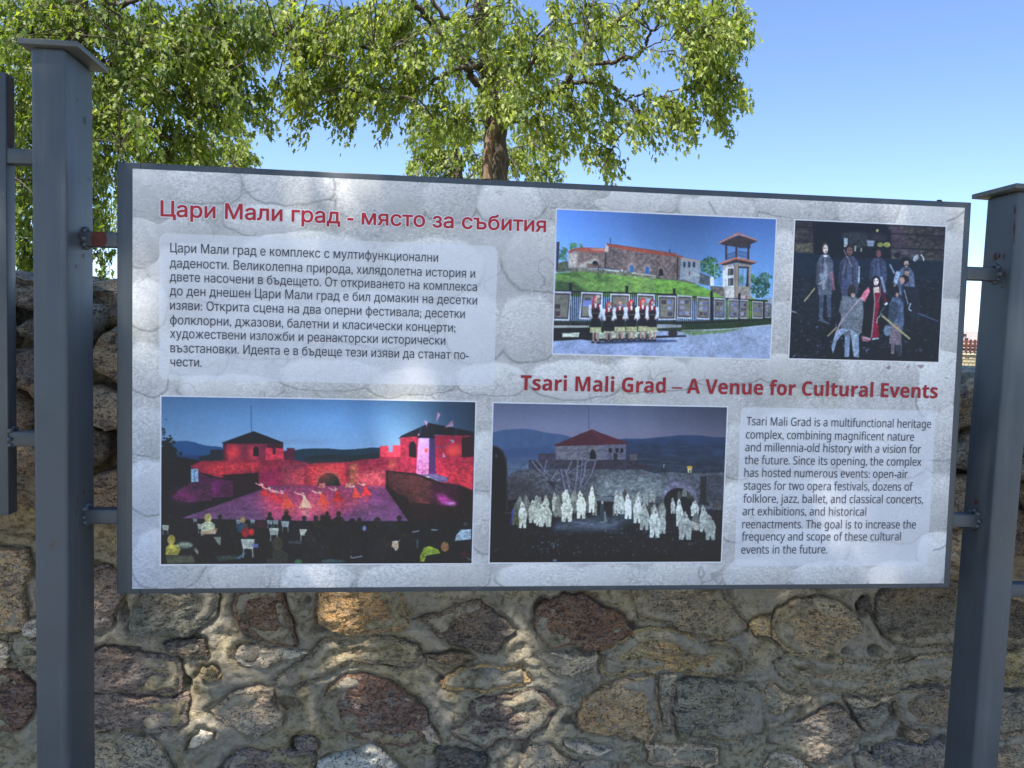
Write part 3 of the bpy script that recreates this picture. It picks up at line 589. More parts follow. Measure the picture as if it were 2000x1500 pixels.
    for i, q in enumerate(((-20, 866, 152, 872, 144, 1100, -20, 1100), (162, 864, 302, 872, 296, 1090, 158, 1084), (346, 878, 468, 886, 462, 1096, 340, 1090), (508, 890, 612, 896, 608, 1092, 506, 1088), (644, 900, 736, 906, 734, 1088, 644, 1088), (750, 906, 826, 910, 822, 1086, 748, 1086), (868, 922, 966, 928, 962, 1086, 868, 1084), (984, 932, 1044, 936, 1042, 1078, 984, 1078))): info(*q, i+9)
    c.poly([(1010, 900), (1050, 880), (1048, 940), (1010, 940)], (150, 156, 166)); c.poly([(966, 925), (984, 925), (984, 1090), (966, 1090)], (44, 22, 34))
    # road
    c.crop = 'E'
    c.poly([(44, 1150), (380, 1152), (380, 1172), (44, 1176)], (166, 168, 160)); c.poly([(1010, 1140), (1200, 1140), (1200, 1170), (1010, 1172)], (150, 154, 156))
    c.poly([(40, 1176), (1200, 1170), (1200, 1300), (40, 1300)], (26, 22, 24), tex=.4); c.poly([(126, 1225), (290, 1218), (280, 1262), (126, 1262)], (190, 198, 180), tex=.3); c.poly([(440, 1220), (1130, 1205), (1130, 1262), (440, 1280)], (176, 190, 166), tex=.35, ts=4)
    for x in (560, 660, 740, 860, 920): c.ell(x, 1262, 26, 40, (40, 34, 36), .8, 2)
    c.poly([(38, 1300), (300, 1285), (430, 1300), (1200, 1262), (1200, 1470), (34, 1470)], (148, 162, 196), tex=.06, ts=6)
    c.poly([(420, 1310), (600, 1296), (1000, 1276), (1200, 1290), (1180, 1310), (900, 1312), (640, 1322), (460, 1326)], (24, 32, 52), .9, 2)
    c.crop = 'F'
    c.poly([(-40, 1200), (250, 1212), (600, 1180), (1045, 1130), (1032, 1470), (-40, 1470)], (154, 166, 192), tex=.06, ts=6)
    c.poly([(-40, 1150), (200, 1140), (1046, 1100), (1045, 1140), (640, 1182), (400, 1190), (-40, 1200)], (36, 52, 30), tex=.3, ts=4); c.poly([(180, 1218), (620, 1190), (800, 1170), (620, 1218), (300, 1245)], (96, 124, 66), .85, 1, tex=.35)
    c.line([(200, 1200), (640, 1186), (1040, 1146)], 7, (216, 220, 214), .8)
    c.poly([(-40, 1146), (200, 1146), (200, 1170), (-40, 1180)], (150, 154, 160)); c.ell(118, 1228, 44, 34, (46, 36, 42), tex=.2); c.poly([(-40, 1250), (240, 1245), (250, 1258), (-40, 1272)], (26, 22, 32)); c.poly([(-40, 1285), (168, 1292), (150, 1306), (-40, 1316)], (50, 66, 104), .9, 1)
    # women in folk costume
    c.crop = 'E'
    def woman(x, top, bot, w, scarf=(150, 24, 44), red=True, sl=(214, 218, 228), hem=(176, 176, 128)):
        h = bot-top; S = lambda a, b: (x+a*w, top+b*h)
        for q in (-.16, .16):
            c.line([S(q, .76), S(q*1.1, .95)], w*.16, (170, 130, 118)); c.ell(*S(q*1.3, .97), w*.14, h*.02, (26, 22, 28))
        c.poly([S(-.3, .36), S(.3, .36), S(.42, .76), S(-.42, .76)], (22, 18, 26), tex=.1)
        c.poly([S(-.4, .66), S(.41, .66), S(.44, .77), S(-.43, .77)], hem, tex=.22, ts=3); c.line([S(-.43, .765), S(.44, .765)], 4, (210, 214, 190))
        c.poly([S(-.28, .18), S(.28, .18), S(.3, .38), S(-.3, .38)], (34, 22, 30)); c.poly([S(-.1, .17), S(.12, .17), S(.06, .27), S(-.06, .27)], (220, 214, 206)); c.line([S(-.3, .375), S(.3, .375)], 5, (146, 130, 96))
        if red: c.poly([S(-.26, .18), S(-.1, .18), S(-.1, .3), S(-.2, .3)], (164, 22, 46)); c.poly([S(.14, .18), S(.26, .18), S(.2, .28), S(.1, .28)], (150, 22, 40))
        c.line([S(-.36, .2), S(-.44, .34), S(-.34, .46)], w*.22, sl); c.line([S(.36, .2), S(.46, .34), S(.3, .46)], w*.22, sl)
        c.ell(*S(-.3, .47), w*.08, h*.02, (196, 150, 130)); c.ell(*S(.26, .47), w*.08, h*.02, (196, 150, 130))
        c.ell(*S(0, .08), w*.20, h*.062, scarf); c.ell(*S(.03, .10), w*.12, h*.046, (206, 160, 140)); c.ell(*S(.03, .115), w*.05, h*.008, (120, 60, 60), .8); c.poly([S(-.2, .06), S(-.1, .1), S(-.14, .2), S(-.26, .18)], scarf)
    woman(440, 862, 1326, 126, (190, 40, 60)); woman(565, 918, 1308, 116, (180, 60, 66)); woman(668, 902, 1300, 122, (150, 110, 104)); woman(778, 900, 1300, 120, (196, 30, 44)); woman(884, 888, 1298, 108, (200, 40, 50)); woman(972, 896, 1306, 118, (120, 24, 34))
    c.poly([(510, 1120), (610, 1120), (618, 1206), (500, 1206)], (24, 22, 26), .95)
    c.ell(462, 878, 22, 16, (206, 186, 176)); c.line([(820, 960), (800, 1010)], 10, (30, 22, 26)); c.line([(792, 930), (796, 1010)], 12, (54, 30, 32))
    return c

# --- printed photograph: opera scene, woman in red among miners
def paint_opera():
    c = canvas_for([(1550.7, 427.2), (1849.2, 440.4), (1835, 708.8), (1539.8, 702)])
    c.grad([(0, (34, 30, 34)), (.28, (30, 28, 32)), (.32, (20, 28, 42)), (.5, (18, 26, 38)), (1, (14, 18, 26))])
    c.crop = 'G'
    rr = random.Random(5)
    def masonry(x0, y0, x1, y1, n, base=(74, 70, 56)):
        c.poly([(x0, y0), (x1, y0), (x1, y1), (x0, y1)], (46, 36, 38), tex=.25, ts=8)
        for _ in range(n):
            x, y = rr.uniform(x0, x1), rr.uniform(y0, y1); k = rr.uniform(.35, 1.15)
            c.ell(x, y, rr.uniform(12, 34), rr.uniform(8, 18), [v*k for v in base], .8, 1, tex=.25, ts=4, rot=rr.uniform(-.3, .3))
    masonry(100, 70, 290, 380, 46); masonry(1030, 120, 1570, 450, 130, (80, 74, 62))
    c.poly([(960, 120), (1180, 130), (1190, 330), (1040, 330)], (70, 52, 66), .6, 8, tex=.2, ts=10)
    c.poly([(1040, 340), (1340, 350), (1330, 400), (1040, 420)], (120, 112, 124), .35, 8, tex=.3, ts=8, asp=3)
    c.poly([(100, 290), (280, 300), (276, 376), (96, 372)], (118, 110, 84), .5, 3, tex=.35, ts=5); c.poly([(1040, 415), (1560, 440), (1540, 470), (1040, 445)], (124, 120, 92), .4, 3, tex=.3)
    for a, b in (((100, 122), (282, 130)), ((100, 262), (282, 272)), ((1030, 190), (1560, 218)), ((1030, 330), (1560, 352))): c.line([a, b], 10, (16, 14, 20))
    c.line([(286, 80), (290, 380)], 18, (18, 14, 20)); c.line([(1034, 150), (1030, 430)], 14, (20, 16, 20))
    c.poly([(310, 80), (1000, 100), (1030, 190), (1030, 430), (540, 440), (300, 400), (296, 250)], (17, 15, 23), tex=.2, ts=8)
    c.poly([(560, 190), (720, 170), (820, 190), (820, 320), (640, 340), (560, 250)], (50, 52, 52), .7, 3, tex=.45, ts=6); c.poly([(580, 236), (616, 236), (612, 322), (578, 324)], (148, 160, 166)); c.poly([(800, 256), (882, 260), (868, 318), (812, 316)], (150, 158, 174), .85, 1)
    c.ell(935, 300, 34, 22, (132, 138, 68)); c.ell(1000, 300, 34, 26, (150, 152, 78)); c.ell(905, 162, 14, 16, (170, 160, 100)); c.poly([(680, 310), (700, 310), (696, 366), (682, 366)], (140, 140, 120)); c.poly([(738, 330), (760, 330), (756, 370), (740, 370)], (120, 124, 110))
    c.poly([(830, 190), (990, 200), (990, 260), (840, 250)], (60, 50, 56), .7, 4, tex=.4, ts=5)
    c.poly([(88, 372), (540, 430), (1030, 440), (1560, 460), (1545, 680), (80, 620)], (17, 27, 41), tex=.08, ts=20, blur=3)
    # crumpled black plastic sheeting
    c.poly([(80, 600), (700, 640), (1540, 640), (1500, 1445), (48, 1412)], (16, 20, 28), tex=.3, ts=8)
    for _ in range(760):
        x, y = rr.uniform(60, 1520), rr.uniform(610, 1405)
        if x > 1200 and y > 1000 and rr.random() < .85: continue
        g = rr.choice([18, 24, 34, 50, 70])*(1.0 if y < 1050 else 1.25)
        if rr.random() < .13 and y > 1000: g = rr.uniform(90, 175)
        if rr.random() < .06 and y < 1000: g = rr.uniform(70, 110)
        L = rr.uniform(14, 70)*(1 if y < 1000 else .8); a = rr.gauss(.22 if y < 1000 else 0, .35 if y < 1000 else .7)
        dx, dy = math.cos(a), math.sin(a); w = rr.uniform(3, 13)
        c.poly([(x, y), (x+dx*L*.5-dy*w, y+dy*L*.5+dx*w), (x+dx*L, y+dy*L), (x+dx*L*.5+dy*w*.3, y+dy*L*.5-dx*w*.3)], (g*.86, g*.97, g*1.2), .75)
    for q in range(12): c.line([(80, 640+q*34), (200+q*10, 650+q*30), (330, 690+q*26)], 8, (44, 54, 78) if q % 2 else (12, 18, 30), .6, 2)
    def wear(x, top, h, w, coat, legs=(50, 52, 66), face=(150, 112, 100), hair=(34, 26, 28), back=False, lean=0):
        S = lambda a, b: (x+a*w+lean*(1-b), top+b*h)
        for q in (-.17, .17):
            c.poly([S(q-.12, .56), S(q+.13, .56), S(q*1.25+.09, .97), S(q*1.25-.1, .97)], legs, tex=.18, ts=5)
        c.poly([S(-.20, .16), S(.20, .16), S(.40, .26), S(.46, .52), S(.36, .60), S(.34, .68), S(-.34, .68), S(-.36, .60), S(-.46, .52), S(-.40, .26)], coat, tex=.18, ts=6)
        c.poly([S(-.40, .26), S(-.28, .30), S(-.33, .6), S(-.47, .55)], [v*.62 for v in coat], .8, 2); c.line([S(.3, .3), S(.36, .56)], w*.05, [v*1.45 for v in coat], .6, 1)
        if not back:
            c.poly([S(-.1, .19), S(.1, .19), S(.08, .5), S(-.08, .52)], [min(255, v*1.25) for v in coat], .6, 2)
            for q in (-.14, .14): c.line([S(q*.6, .2), S(q*1.4, .62)], w*.04, [v*.45 for v in coat], .8)
        c.ell(*S(0, .07), w*.17, h*.075, hair)
        if not back:
            c.ell(*S(.02, .09), w*.125, h*.062, face); c.line([S(-.06, .075), S(-.01, .076)], h*.01, (40, 26, 28), .9); c.line([S(.05, .076), S(.1, .075)], h*.01, (40, 26, 28), .9)
            c.line([S(.0, .122), S(.07, .122)], h*.01, (84, 40, 44), .9)
        else: c.ell(*S(.05, .13), w*.09, h*.03, face)
    wear(395, 275, 760, 195, (86, 90, 104), (66, 74, 94), (206, 190, 178), (62, 48, 44))
    c.poly([(374, 400), (418, 400), (414, 420), (376, 418)], (226, 226, 220)); c.line([(350, 580), (372, 640), (384, 740)], 34, (150, 160, 172), .85, 1); c.line([(454, 570), (470, 660), (482, 745)], 22, (160, 96, 110), .9, 1)
    c.line([(298, 722), (190, 855)], 14, (156, 140, 108)); c.line([(330, 690), (375, 655)], 12, (178, 178, 170)); c.poly([(385, 480), (420, 470), (425, 600), (395, 660)], (170, 172, 186), .7, 4)
    wear(630, 300, 700, 230, (62, 66, 86), (60, 64, 92), (120, 84, 76), (36, 26, 28)); c.line([(575, 345), (660, 520)], 9, (140, 124, 136)); c.line([(606, 450), (560, 600)], 7, (110, 108, 124)); c.line([(730, 512), (722, 676)], 16, (140, 158, 170))
    c.poly([(560, 640), (620, 650), (618, 740), (556, 740)], (66, 72, 110), .8, 2, tex=.2)
    wear(915, 340, 560, 190, (58, 64, 88), (50, 54, 70), (120, 78, 74), (44, 28, 30)); c.line([(1026, 490), (1070, 580)], 18, (128, 142, 158))
    wear(1185, 440, 520, 190, (84, 94, 116), (40, 44, 60), (196, 164, 146), (26, 22, 26)); c.line([(1110, 560), (1078, 680)], 44, (166, 184, 208), .9, 1); c.poly([(1168, 560), (1218, 560), (1208, 610), (1176, 606)], (170, 140, 126)); c.line([(1166, 500), (1210, 500)], 10, (30, 24, 28)); c.line([(1170, 540), (1216, 545)], 12, (50, 36, 36)); c.ell(1080, 704, 16, 20, (176, 150, 136))
    c.ell(1100, 400, 34, 28, (20, 20, 28)); c.ell(1280, 430, 22, 38, (150, 160, 172), rot=.5); c.line([(1330, 395), (1355, 430), (1355, 460)], 12, (190, 202, 212)); c.ell(1180, 440, 46, 20, (20, 20, 28))
    # woman in red and black
    c.poly([(818, 715), (850, 690), (940, 690), (968, 740), (1000, 860), (985, 890), (960, 860), (965, 1060), (920, 1215), (860, 1220), (770, 1190), (750, 1110), (790, 900)], (17, 13, 21))
    c.poly([(872, 770), (925, 768), (925, 900), (905, 1000), (924, 1205), (850, 1215), (862, 1000), (885, 860)], (126, 14, 40), tex=.14, ts=8); c.poly([(930, 730), (968, 745), (1000, 850), (975, 872), (940, 800)], (74, 14, 34))
    c.line([(868, 720), (880, 860), (866, 1020), (846, 1215)], 13, (134, 122, 124)); c.line([(936, 700), (932, 800), (905, 870)], 9, (124, 106, 110)); c.poly([(820, 712), (832, 760), (780, 862), (736, 826), (772, 760)], (214, 120, 140), tex=.08); c.ell(748, 832, 18, 16, (226, 180, 180))
    c.poly([(870, 700), (920, 700), (928, 768), (872, 770)], (214, 192, 178)); c.ell(892, 660, 48, 56, (18, 16, 24)); c.ell(890, 662, 28, 38, (226, 210, 198)); c.line([(872, 652), (884, 652)], 6, (30, 24, 30)); c.line([(896, 652), (908, 652)], 6, (30, 24, 30)); c.line([(884, 686), (900, 686)], 6, (150, 40, 60)); c.poly([(880, 616), (856, 640), (850, 700), (872, 690), (866, 650), (884, 626)], (18, 16, 24)); c.poly([(748, 1190), (840, 1215), (838, 1240), (760, 1245)], (196, 150, 160), .9, 1); c.line([(756, 1225), (830, 1235)], 9, (150, 50, 64)); c.poly([(860, 1215), (915, 1208), (920, 1222), (850, 1232)], (180, 196, 206)); c.poly([(968, 880), (1000, 860), (1008, 880), (985, 896)], (206, 214, 220))
    c.line([(920, 640), (945, 620)], 6, (16, 14, 20)); c.line([(940, 610), (965, 700), (980, 770)], 24, (150, 168, 190), .8, 1)
    # three men seen from behind / side
    wear(655, 700, 720, 230, (96, 102, 110), (130, 148, 172), (180, 150, 136), (38, 32, 32), back=True)
    c.poly([(545, 850), (600, 790), (660, 820), (600, 980), (555, 1000), (528, 950)], (84, 90, 102), tex=.15); c.poly([(590, 1110), (640, 1130), (560, 1180), (510, 1240), (470, 1370), (455, 1300), (505, 1130)], (134, 150, 172), tex=.16)
    c.poly([(560, 800), (760, 830), (770, 960), (750, 1170), (545, 1110)], (104, 110, 118), tex=.2, ts=3)
    c.line([(740, 820), (640, 940), (545, 1060), (495, 1180)], 15, (160, 146, 154)); c.line([(510, 1105), (418, 1196)], 15, (158, 142, 108)); c.poly([(640, 1130), (716, 1170), (712, 1390), (672, 1392)], (142, 158, 176), tex=.16)
    c.poly([(1110, 680), (1150, 700), (1300, 720), (1325, 860), (1320, 1060), (1240, 1060), (1180, 900)], (26, 30, 40), tex=.2); c.ell(1168, 640, 42, 46, (44, 30, 30)); c.ell(1145, 650, 26, 34, (184, 148, 134)); c.line([(1120, 664), (1134, 666)], 6, (80, 40, 40)); c.line([(1166, 740), (1204, 880)], 9, (150, 160, 174)); c.line([(1230, 870), (1210, 930), (1240, 950)], 12, (160, 176, 190)); c.line([(1296, 970), (1500, 1050)], 10, (72, 80, 110)); c.line([(1130, 670), (1130, 790)], 26, (104, 120, 156), .7, 3)
    wear(1090, 700, 690, 170, (74, 88, 112), (104, 92, 100), (170, 138, 126), (24, 20, 24), back=True); c.poly([(1030, 1060), (1140, 1090), (1124, 1285), (1020, 1270)], (112, 98, 108), tex=.14); c.ell(1000, 1140, 34, 54, (104, 120, 136), tex=.15); c.poly([(1080, 1285), (1135, 1280), (1140, 1390), (1100, 1395)], (40, 46, 56), tex=.3)
    c.poly([(1045, 850), (1000, 1040), (1060, 1080), (1110, 960), (1110, 880)], (50, 62, 76), tex=.15)
    c.line([(948, 992), (1222, 1222)], 19, (164, 154, 110)); c.line([(940, 985), (905, 1020), (898, 1070)], 12, (140, 150, 146)); c.line([(930, 970), (975, 910)], 11, (70, 84, 84)); c.ell(945, 985, 17, 17, (76, 90, 84))
    c.poly([(60, 940), (110, 955), (124, 975), (64, 955)], (180, 176, 184), .8, 1); c.poly([(340, 980), (400, 1050), (440, 1060), (430, 1080), (350, 1050)], (90, 98, 116), .8, 1)
    return c

# --- light cobble print behind everything
def paint_sheet():
    x0, x1 = to_panel([(261, 330), (260, 1151)])[:, 0].mean(), to_panel([(1884.5, 405), (1843.5, 1137)])[:, 0].mean()
    z1, z0 = to_panel([(261, 330), (1884.5, 405)])[:, 1].mean(), to_panel([(260, 1151), (1843.5, 1137)])[:, 1].mean()
    c = Canvas(x0, z0, x1, z1, 1350)
    sh = (c.h, c.w)
    big = n2(sh, 41, 130, 4); fine = n2(sh, 42, 5, 3, 1.3, .7); mid = n2(sh, 43, 26, 4, 1.4, .6)
    yy, xx = np.mgrid[0:c.h, 0:c.w]
    base = .785+.05*big+.06*mid
    rel = np.zeros(sh); edge = np.zeros(sh)
    # cobbles: centre and radii in photo pixels
    cob = [(300, 380, 60, 55), (400, 360, 75, 40), (565, 350, 90, 52), (745, 385, 95, 52), (880, 385, 55, 50), (1000, 390, 70, 42), (1060, 500, 75, 70), (1110, 380, 60, 30), (1240, 385, 90, 32), (1400, 405, 80, 28), (1560, 400, 90, 30), (1700, 410, 70, 34), (1800, 430, 60, 50), (1850, 520, 40, 70),
           (285, 470, 38, 50), (290, 590, 42, 55), (290, 720, 45, 55), (400, 530, 110, 60), (600, 500, 130, 55), (850, 520, 100, 60), (740, 620, 120, 55), (520, 640, 120, 60), (380, 680, 70, 55), (930, 640, 60, 70), (1030, 640, 55, 70), (650, 730, 100, 32), (800, 745, 90, 28), (450, 755, 105, 26), (960, 740, 70, 34),
           (290, 840, 46, 52), (295, 950, 52, 55), (330, 1090, 75, 60), (470, 1125, 60, 40), (620, 1130, 70, 34), (780, 1130, 85, 34), (900, 1120, 60, 36), (945, 900, 30, 60), (944, 1020, 30, 60), (1050, 1125, 80, 32), (1190, 1130, 75, 34), (1330, 1125, 80, 32), (1480, 1120, 70, 34), (1620, 1120, 80, 30), (1770, 1122, 80, 28),
           (1120, 740, 90, 40), (1270, 730, 90, 36), (1420, 720, 80, 34), (1570, 722, 90, 36), (1720, 730, 90, 40), (1830, 740, 45, 80), (1850, 640, 40, 60), (1527, 520, 30, 70), (1527, 640, 28, 60), (1440, 880, 36, 60), (1435, 1000, 36, 60), (1560, 860, 110, 60), (1720, 880, 100, 60), (1560, 980, 100, 50), (1720, 1000, 110, 60), (1840, 860, 40, 70), (1835, 980, 40, 60), (1830, 1080, 40, 45), (1570, 1070, 90, 40), (360, 445, 60, 30), (520, 430, 80, 30), (1165, 370, 50, 22)]
    wx, wy = 26*n2(sh, 44, 60, 3), 26*n2(sh, 45, 60, 3)
    best = np.full(sh, 9.0); ids = np.zeros(sh, int)
    for i, (cx, cy, rx, ry) in enumerate(cob):
        p = c.px([(cx, cy), (cx+rx, cy), (cx, cy+ry)])
        X0, Y0 = p[0]; RX = abs(p[1, 0]-X0); RY = abs(p[2, 1]-Y0)
        d = (np.abs((xx+wx*.6-X0)/RX)**2.5+np.abs((yy+wy*.6-Y0)/RY)**2.5)**.4
        m = d < best; ids[m] = i; best = np.where(m, d, best)
    inside = np.clip((1.0-best)*7, 0, 1)
    cyc = np.array([c.px([(q[0], q[1])])[0] for q in cob]); ry_ = np.array([q[3] for q in cob])*.84
    rely = (yy-cyc[ids, 1])/ry_[ids]; relx = (xx-cyc[ids, 0])/(np.array([q[2] for q in cob])[ids]*.84)
    tone = rng.uniform(-.045, .05, len(cob))[ids]
    stone = .845+tone-.06*np.clip(rely, -1, 1.3)-.02*np.clip(relx, -1, 1)+.03*mid
    grout = .78+.07*mid+.04*big
    g = grout*(1-inside)+stone*inside
    rim = np.exp(-((best-1.0)/.035)**2)*np.clip(.3+rely, 0, 1); g -= .21*rim*(.55+.6*np.clip(mid+.3, 0, 1))
    crack = np.exp(-(n2(sh, 51, 70, 3, 1.3)/.012)**2)*np.clip(n2(sh, 52, 120, 2)*2.5, 0, 1); g -= .16*crack
    e = .9*n2(sh, 57, 3.2, 3, 1.5, .7)+.35*(fine-np.roll(np.roll(fine, 2, 0), 2, 1)); amp = .45+.55*np.clip(n2(sh, 53, 90, 2)*2+.6, 0, 1)
    g += .17*e*amp
    pit = np.clip(n2(sh, 54, 9, 3, 1.5)-.42, 0, 1)*np.clip(n2(sh, 55, 80, 2)+.3, 0, 1); g -= .9*pit
    col = np.stack([g*1.0, g*1.005, g*1.01], -1)
    warm = np.clip(n2(sh, 56, 110, 3)*1.6, 0, 1)*(1-inside*.6); col *= 1-warm[..., None]*np.array([.01, .02, .065])
    lb = np.exp(-((xx/c.w)/.05)**2)*np.clip((yy/c.h-.45)*3, 0, 1); col *= 1-lb[..., None]*np.array([.07, .03, -.03])
    c.im = np.clip(col*.98, 0, .97)
    c.crop = 'full'
    for pts in ([(1120, 560), (1128, 545), (1118, 575)], [(1530, 560), (1537, 548), (1524, 572)], [(1729, 718), (1740, 713), (1738, 722)], [(1790, 713), (1806, 712), (1800, 720)], [(1770, 716), (1778, 713), (1774, 719)]): c.poly(pts, (120, 96, 110), .7, 1)
    for (a, b), (d, f) in (((985, 352), (1005, 345)), ((652, 347), (657, 372)), ((1385, 393), (1400, 418)), ((1850, 432), (1884, 412)), ((1815, 898), (1862, 897)), ((1822, 1074), (1850, 1062))): c.line([(a, b), ((a+d)/2+2, (b+f)/2+3), (d, f)], 3, (120, 124, 132), .6, 1)
    # translucent rounded text boxes
    def rbox(q, r):
        p = c.px(q); ax0, ay0 = (p[0]+p[3])[0]/2, (p[0]+p[1])[1]/2; ax1, ay1 = (p[1]+p[2])[0]/2, (p[2]+p[3])[1]/2
        P = []
        for (cx, cy, a0) in ((ax1-r, ay0+r, -90), (ax1-r, ay1-r, 0), (ax0+r, ay1-r, 90), (ax0+r, ay0+r, 180)):
            P += [(cx+r*math.cos(math.radians(a0+t)), cy+r*math.sin(math.radians(a0+t))) for t in range(0, 91, 15)]
        c.put(c.mask(np.array(P)), (229, 233, 243), .62)
    rbox([(313, 455), (973, 480), (967, 752), (313, 742)], 17); rbox([(1447, 795), (1827, 801), (1812, 1105), (1436, 1104)], 16)
    return c
# ---------------------------------------------------------------- materials
class N:
    """small node builder"""
    def __init__(s, name):
        s.m = bpy.data.materials.new(name); s.m.use_nodes = True
        s.t = s.m.node_tree; s.n, s.l = s.t.nodes, s.t.links
        s.b = s.n['Principled BSDF']; s.out = s.n['Material Output']
    def new(s, t, **k):
        x = s.n.new(t)
        for a, v in k.items(): setattr(x, a, v)
        return x
    def sock(s, x): return x.outputs[0] if hasattr(x, 'outputs') else x
    def put(s, inp, v):
        if isinstance(v, (int, float, tuple, list)):
            if isinstance(v, (tuple, list)) and len(v) == 3 and inp.type == 'RGBA': v = tuple(v)+(1,)
            inp.default_value = v
        else: s.l.new(s.sock(v), inp)
    def coord(s, kind='Object', scale=(1, 1, 1)):
        tc = s.new('ShaderNodeTexCoord'); mp = s.new('ShaderNodeMapping'); mp.inputs['Scale'].default_value = scale
        s.l.new(tc.outputs[kind], mp.inputs[0]); return mp.outputs[0]
    def pos(s, scale=(1, 1, 1)):
        g = s.new('ShaderNodeNewGeometry'); mp = s.new('ShaderNodeMapping'); mp.inputs['Scale'].default_value = scale
        s.l.new(g.outputs['Position'], mp.inputs[0]); return mp.outputs[0]
    def noise(s, v, scale, detail=4, rough=.55, dist=0.0):
        x = s.new('ShaderNodeTexNoise'); s.put(x.inputs['Vector'], v); x.inputs['Scale'].default_value = scale
        x.inputs['Detail'].default_value = detail; x.inputs['Roughness'].default_value = rough; x.inputs['Distortion'].default_value = dist
        return x.outputs['Fac']
    def ramp(s, f, *st):
        x = s.new('ShaderNodeValToRGB'); s.put(x.inputs[0], f); cr = x.color_ramp
        while len(cr.elements) < len(st): cr.elements.new(.5)
        for e, (p, c) in zip(cr.elements, st):
            e.position = p; e.color = ((c, c, c, 1) if isinstance(c, (int, float)) else tuple(c)+(1,))
        return x.outputs[0]
    def mix(s, f, a, b, mode='MIX'):
        x = s.new('ShaderNodeMix', data_type='RGBA', blend_type=mode)
        s.put(x.inputs[0], f); s.put(x.inputs[6], a); s.put(x.inputs[7], b); return x.outputs[2]
    def math(s, op, a, b=0.0, c=None):
        x = s.new('ShaderNodeMath', operation=op); s.put(x.inputs[0], a); s.put(x.inputs[1], b)
        if c is not None: s.put(x.inputs[2], c)
        return x.outputs[0]
    def bump(s, h, strength=.5, dist=.01, normal=None):
        x = s.new('ShaderNodeBump'); s.put(x.inputs['Height'], h); x.inputs['Strength'].default_value = strength; x.inputs['Distance'].default_value = dist
        if normal is not None: s.put(x.inputs['Normal'], normal)
        return x.outputs[0]
    def fin(s, col=None, rough=None, metal=None, normal=None, spec=None):
        if col is not None: s.put(s.b.inputs['Base Color'], col)
        if rough is not None: s.put(s.b.inputs['Roughness'], rough)
        if metal is not None: s.put(s.b.inputs['Metallic'], metal)
        if normal is not None: s.put(s.b.inputs['Normal'], normal)
        if spec is not None: s.put(s.b.inputs['Specular IOR Level'], spec)
        return s.m
def paint_metal(name, base, rust=.5):
    k = N(name); p = k.pos()
    big = k.noise(p, 5, 4, .6); fine = k.noise(p, 140, 3, .6)
    streak = k.noise(k.pos((30, 30, 2)), 1.0, 4, .6)
    c = k.mix(k.ramp(big, (.35, 0.0), (.7, 1.0)), tuple(v*.86 for v in base), tuple(v*1.14 for v in base))
    c = k.mix(k.ramp(streak, (.55, 0.0), (.78, .35)), c, (.20, .20, .19))
    sc_ = k.noise(k.pos((1, 1, .12)), 210, 2, .5, .3); c = k.mix(k.math('MULTIPLY', k.ramp(sc_, (.70, 0.0), (.74, .5)), k.ramp(k.noise(p, 6.5, 2), (.5, 0.0), (.6, 1.0))), c, (.30, .31, .31))
    drip = k.noise(k.pos((55, 55, 1.6)), 1.0, 3, .6); c = k.mix(k.ramp(drip, (.60, 0.0), (.70, .30)), c, tuple(v*.6 for v in base))
    spots = k.noise(k.pos((1, 1, .7)), 26, 5, .65, .4)
    rare = k.ramp(k.noise(p, 3.1, 2), (.52, 0.0), (.62, 1.0))
    rm = k.math('MULTIPLY', k.ramp(spots, (.68-.03*rust, 0.0), (.72, 1.0)), rare)
    c = k.mix(rm, c, k.mix(fine, (.045, .02, .013), (.15, .06, .03)))
    r = k.ramp(big, (.3, .36), (.7, .52))
    h = k.math('ADD', k.math('MULTIPLY', big, .4), k.math('MULTIPLY', fine, .10))
    return k.fin(c, r, 0.0, k.bump(h, .35, .004), .45)
STEEL = paint_metal('grey_paint', (.071, .085, .095))
STEEL_CAP = paint_metal('grey_paint_weathered', (.095, .105, .10), 2.5)
def simple(name, col, rough=.6, amp=.15, scale=30, bump=0.0):
    k = N(name); n = k.noise(k.pos(), scale, 4)
    c = k.mix(n, tuple(v*(1-amp) for v in col), tuple(v*(1+amp) for v in col))
    return k.fin(c, rough, normal=k.bump(n, bump, .004) if bump else None)
RUST = simple('rust', (.10, .030, .018), .85, .5, 60, .5)
PRIMER = simple('red_primer', (.095, .024, .018), .8, .45, 60, .3)
WELD = simple('weld_bead_paint', (.085, .105, .12), .5, .3, 80, .4)
def print_material(name, img, gain, rough=.38):
    k = N(name); t = k.new('ShaderNodeTexImage', image=img, interpolation='Cubic', extension='EXTEND')
    uv = k.new('ShaderNodeUVMap'); uv.uv_map = 'print'; k.l.new(uv.outputs[0], t.inputs[0])
    c = k.mix(1.0, t.outputs['Color'], gain, 'MULTIPLY')
    g = k.noise(k.pos(), 900, 2, .5); big = k.noise(k.pos(), 9, 3)
    dirt = k.ramp(k.noise(k.pos((1, 1, .35)), 14, 5, .65), (.45, 1.0), (.75, .93))
    c = k.mix(1.0, c, dirt, 'MULTIPLY')
    return k.fin(c, rough, normal=k.bump(k.math('ADD', k.math('MULTIPLY', big, 1.0), k.math('MULTIPLY', g, .01)), .06, .004), spec=.35)
def ink(name, col):
    k = N(name); n = k.noise(k.pos(), 60, 3)
    return k.fin(k.mix(n, tuple(v*.85 for v in col), tuple(v*1.2 for v in col)), .42, spec=.35)
INK_RED = ink('red_ink', (.47, .020, .030)); INK_RED2 = ink('dark_red_ink', (.36, .018, .032)); INK_DARK = ink('dark_slate_ink', (.055, .060, .085)); INK_WHITE = ink('white_ink', (.80, .81, .84))

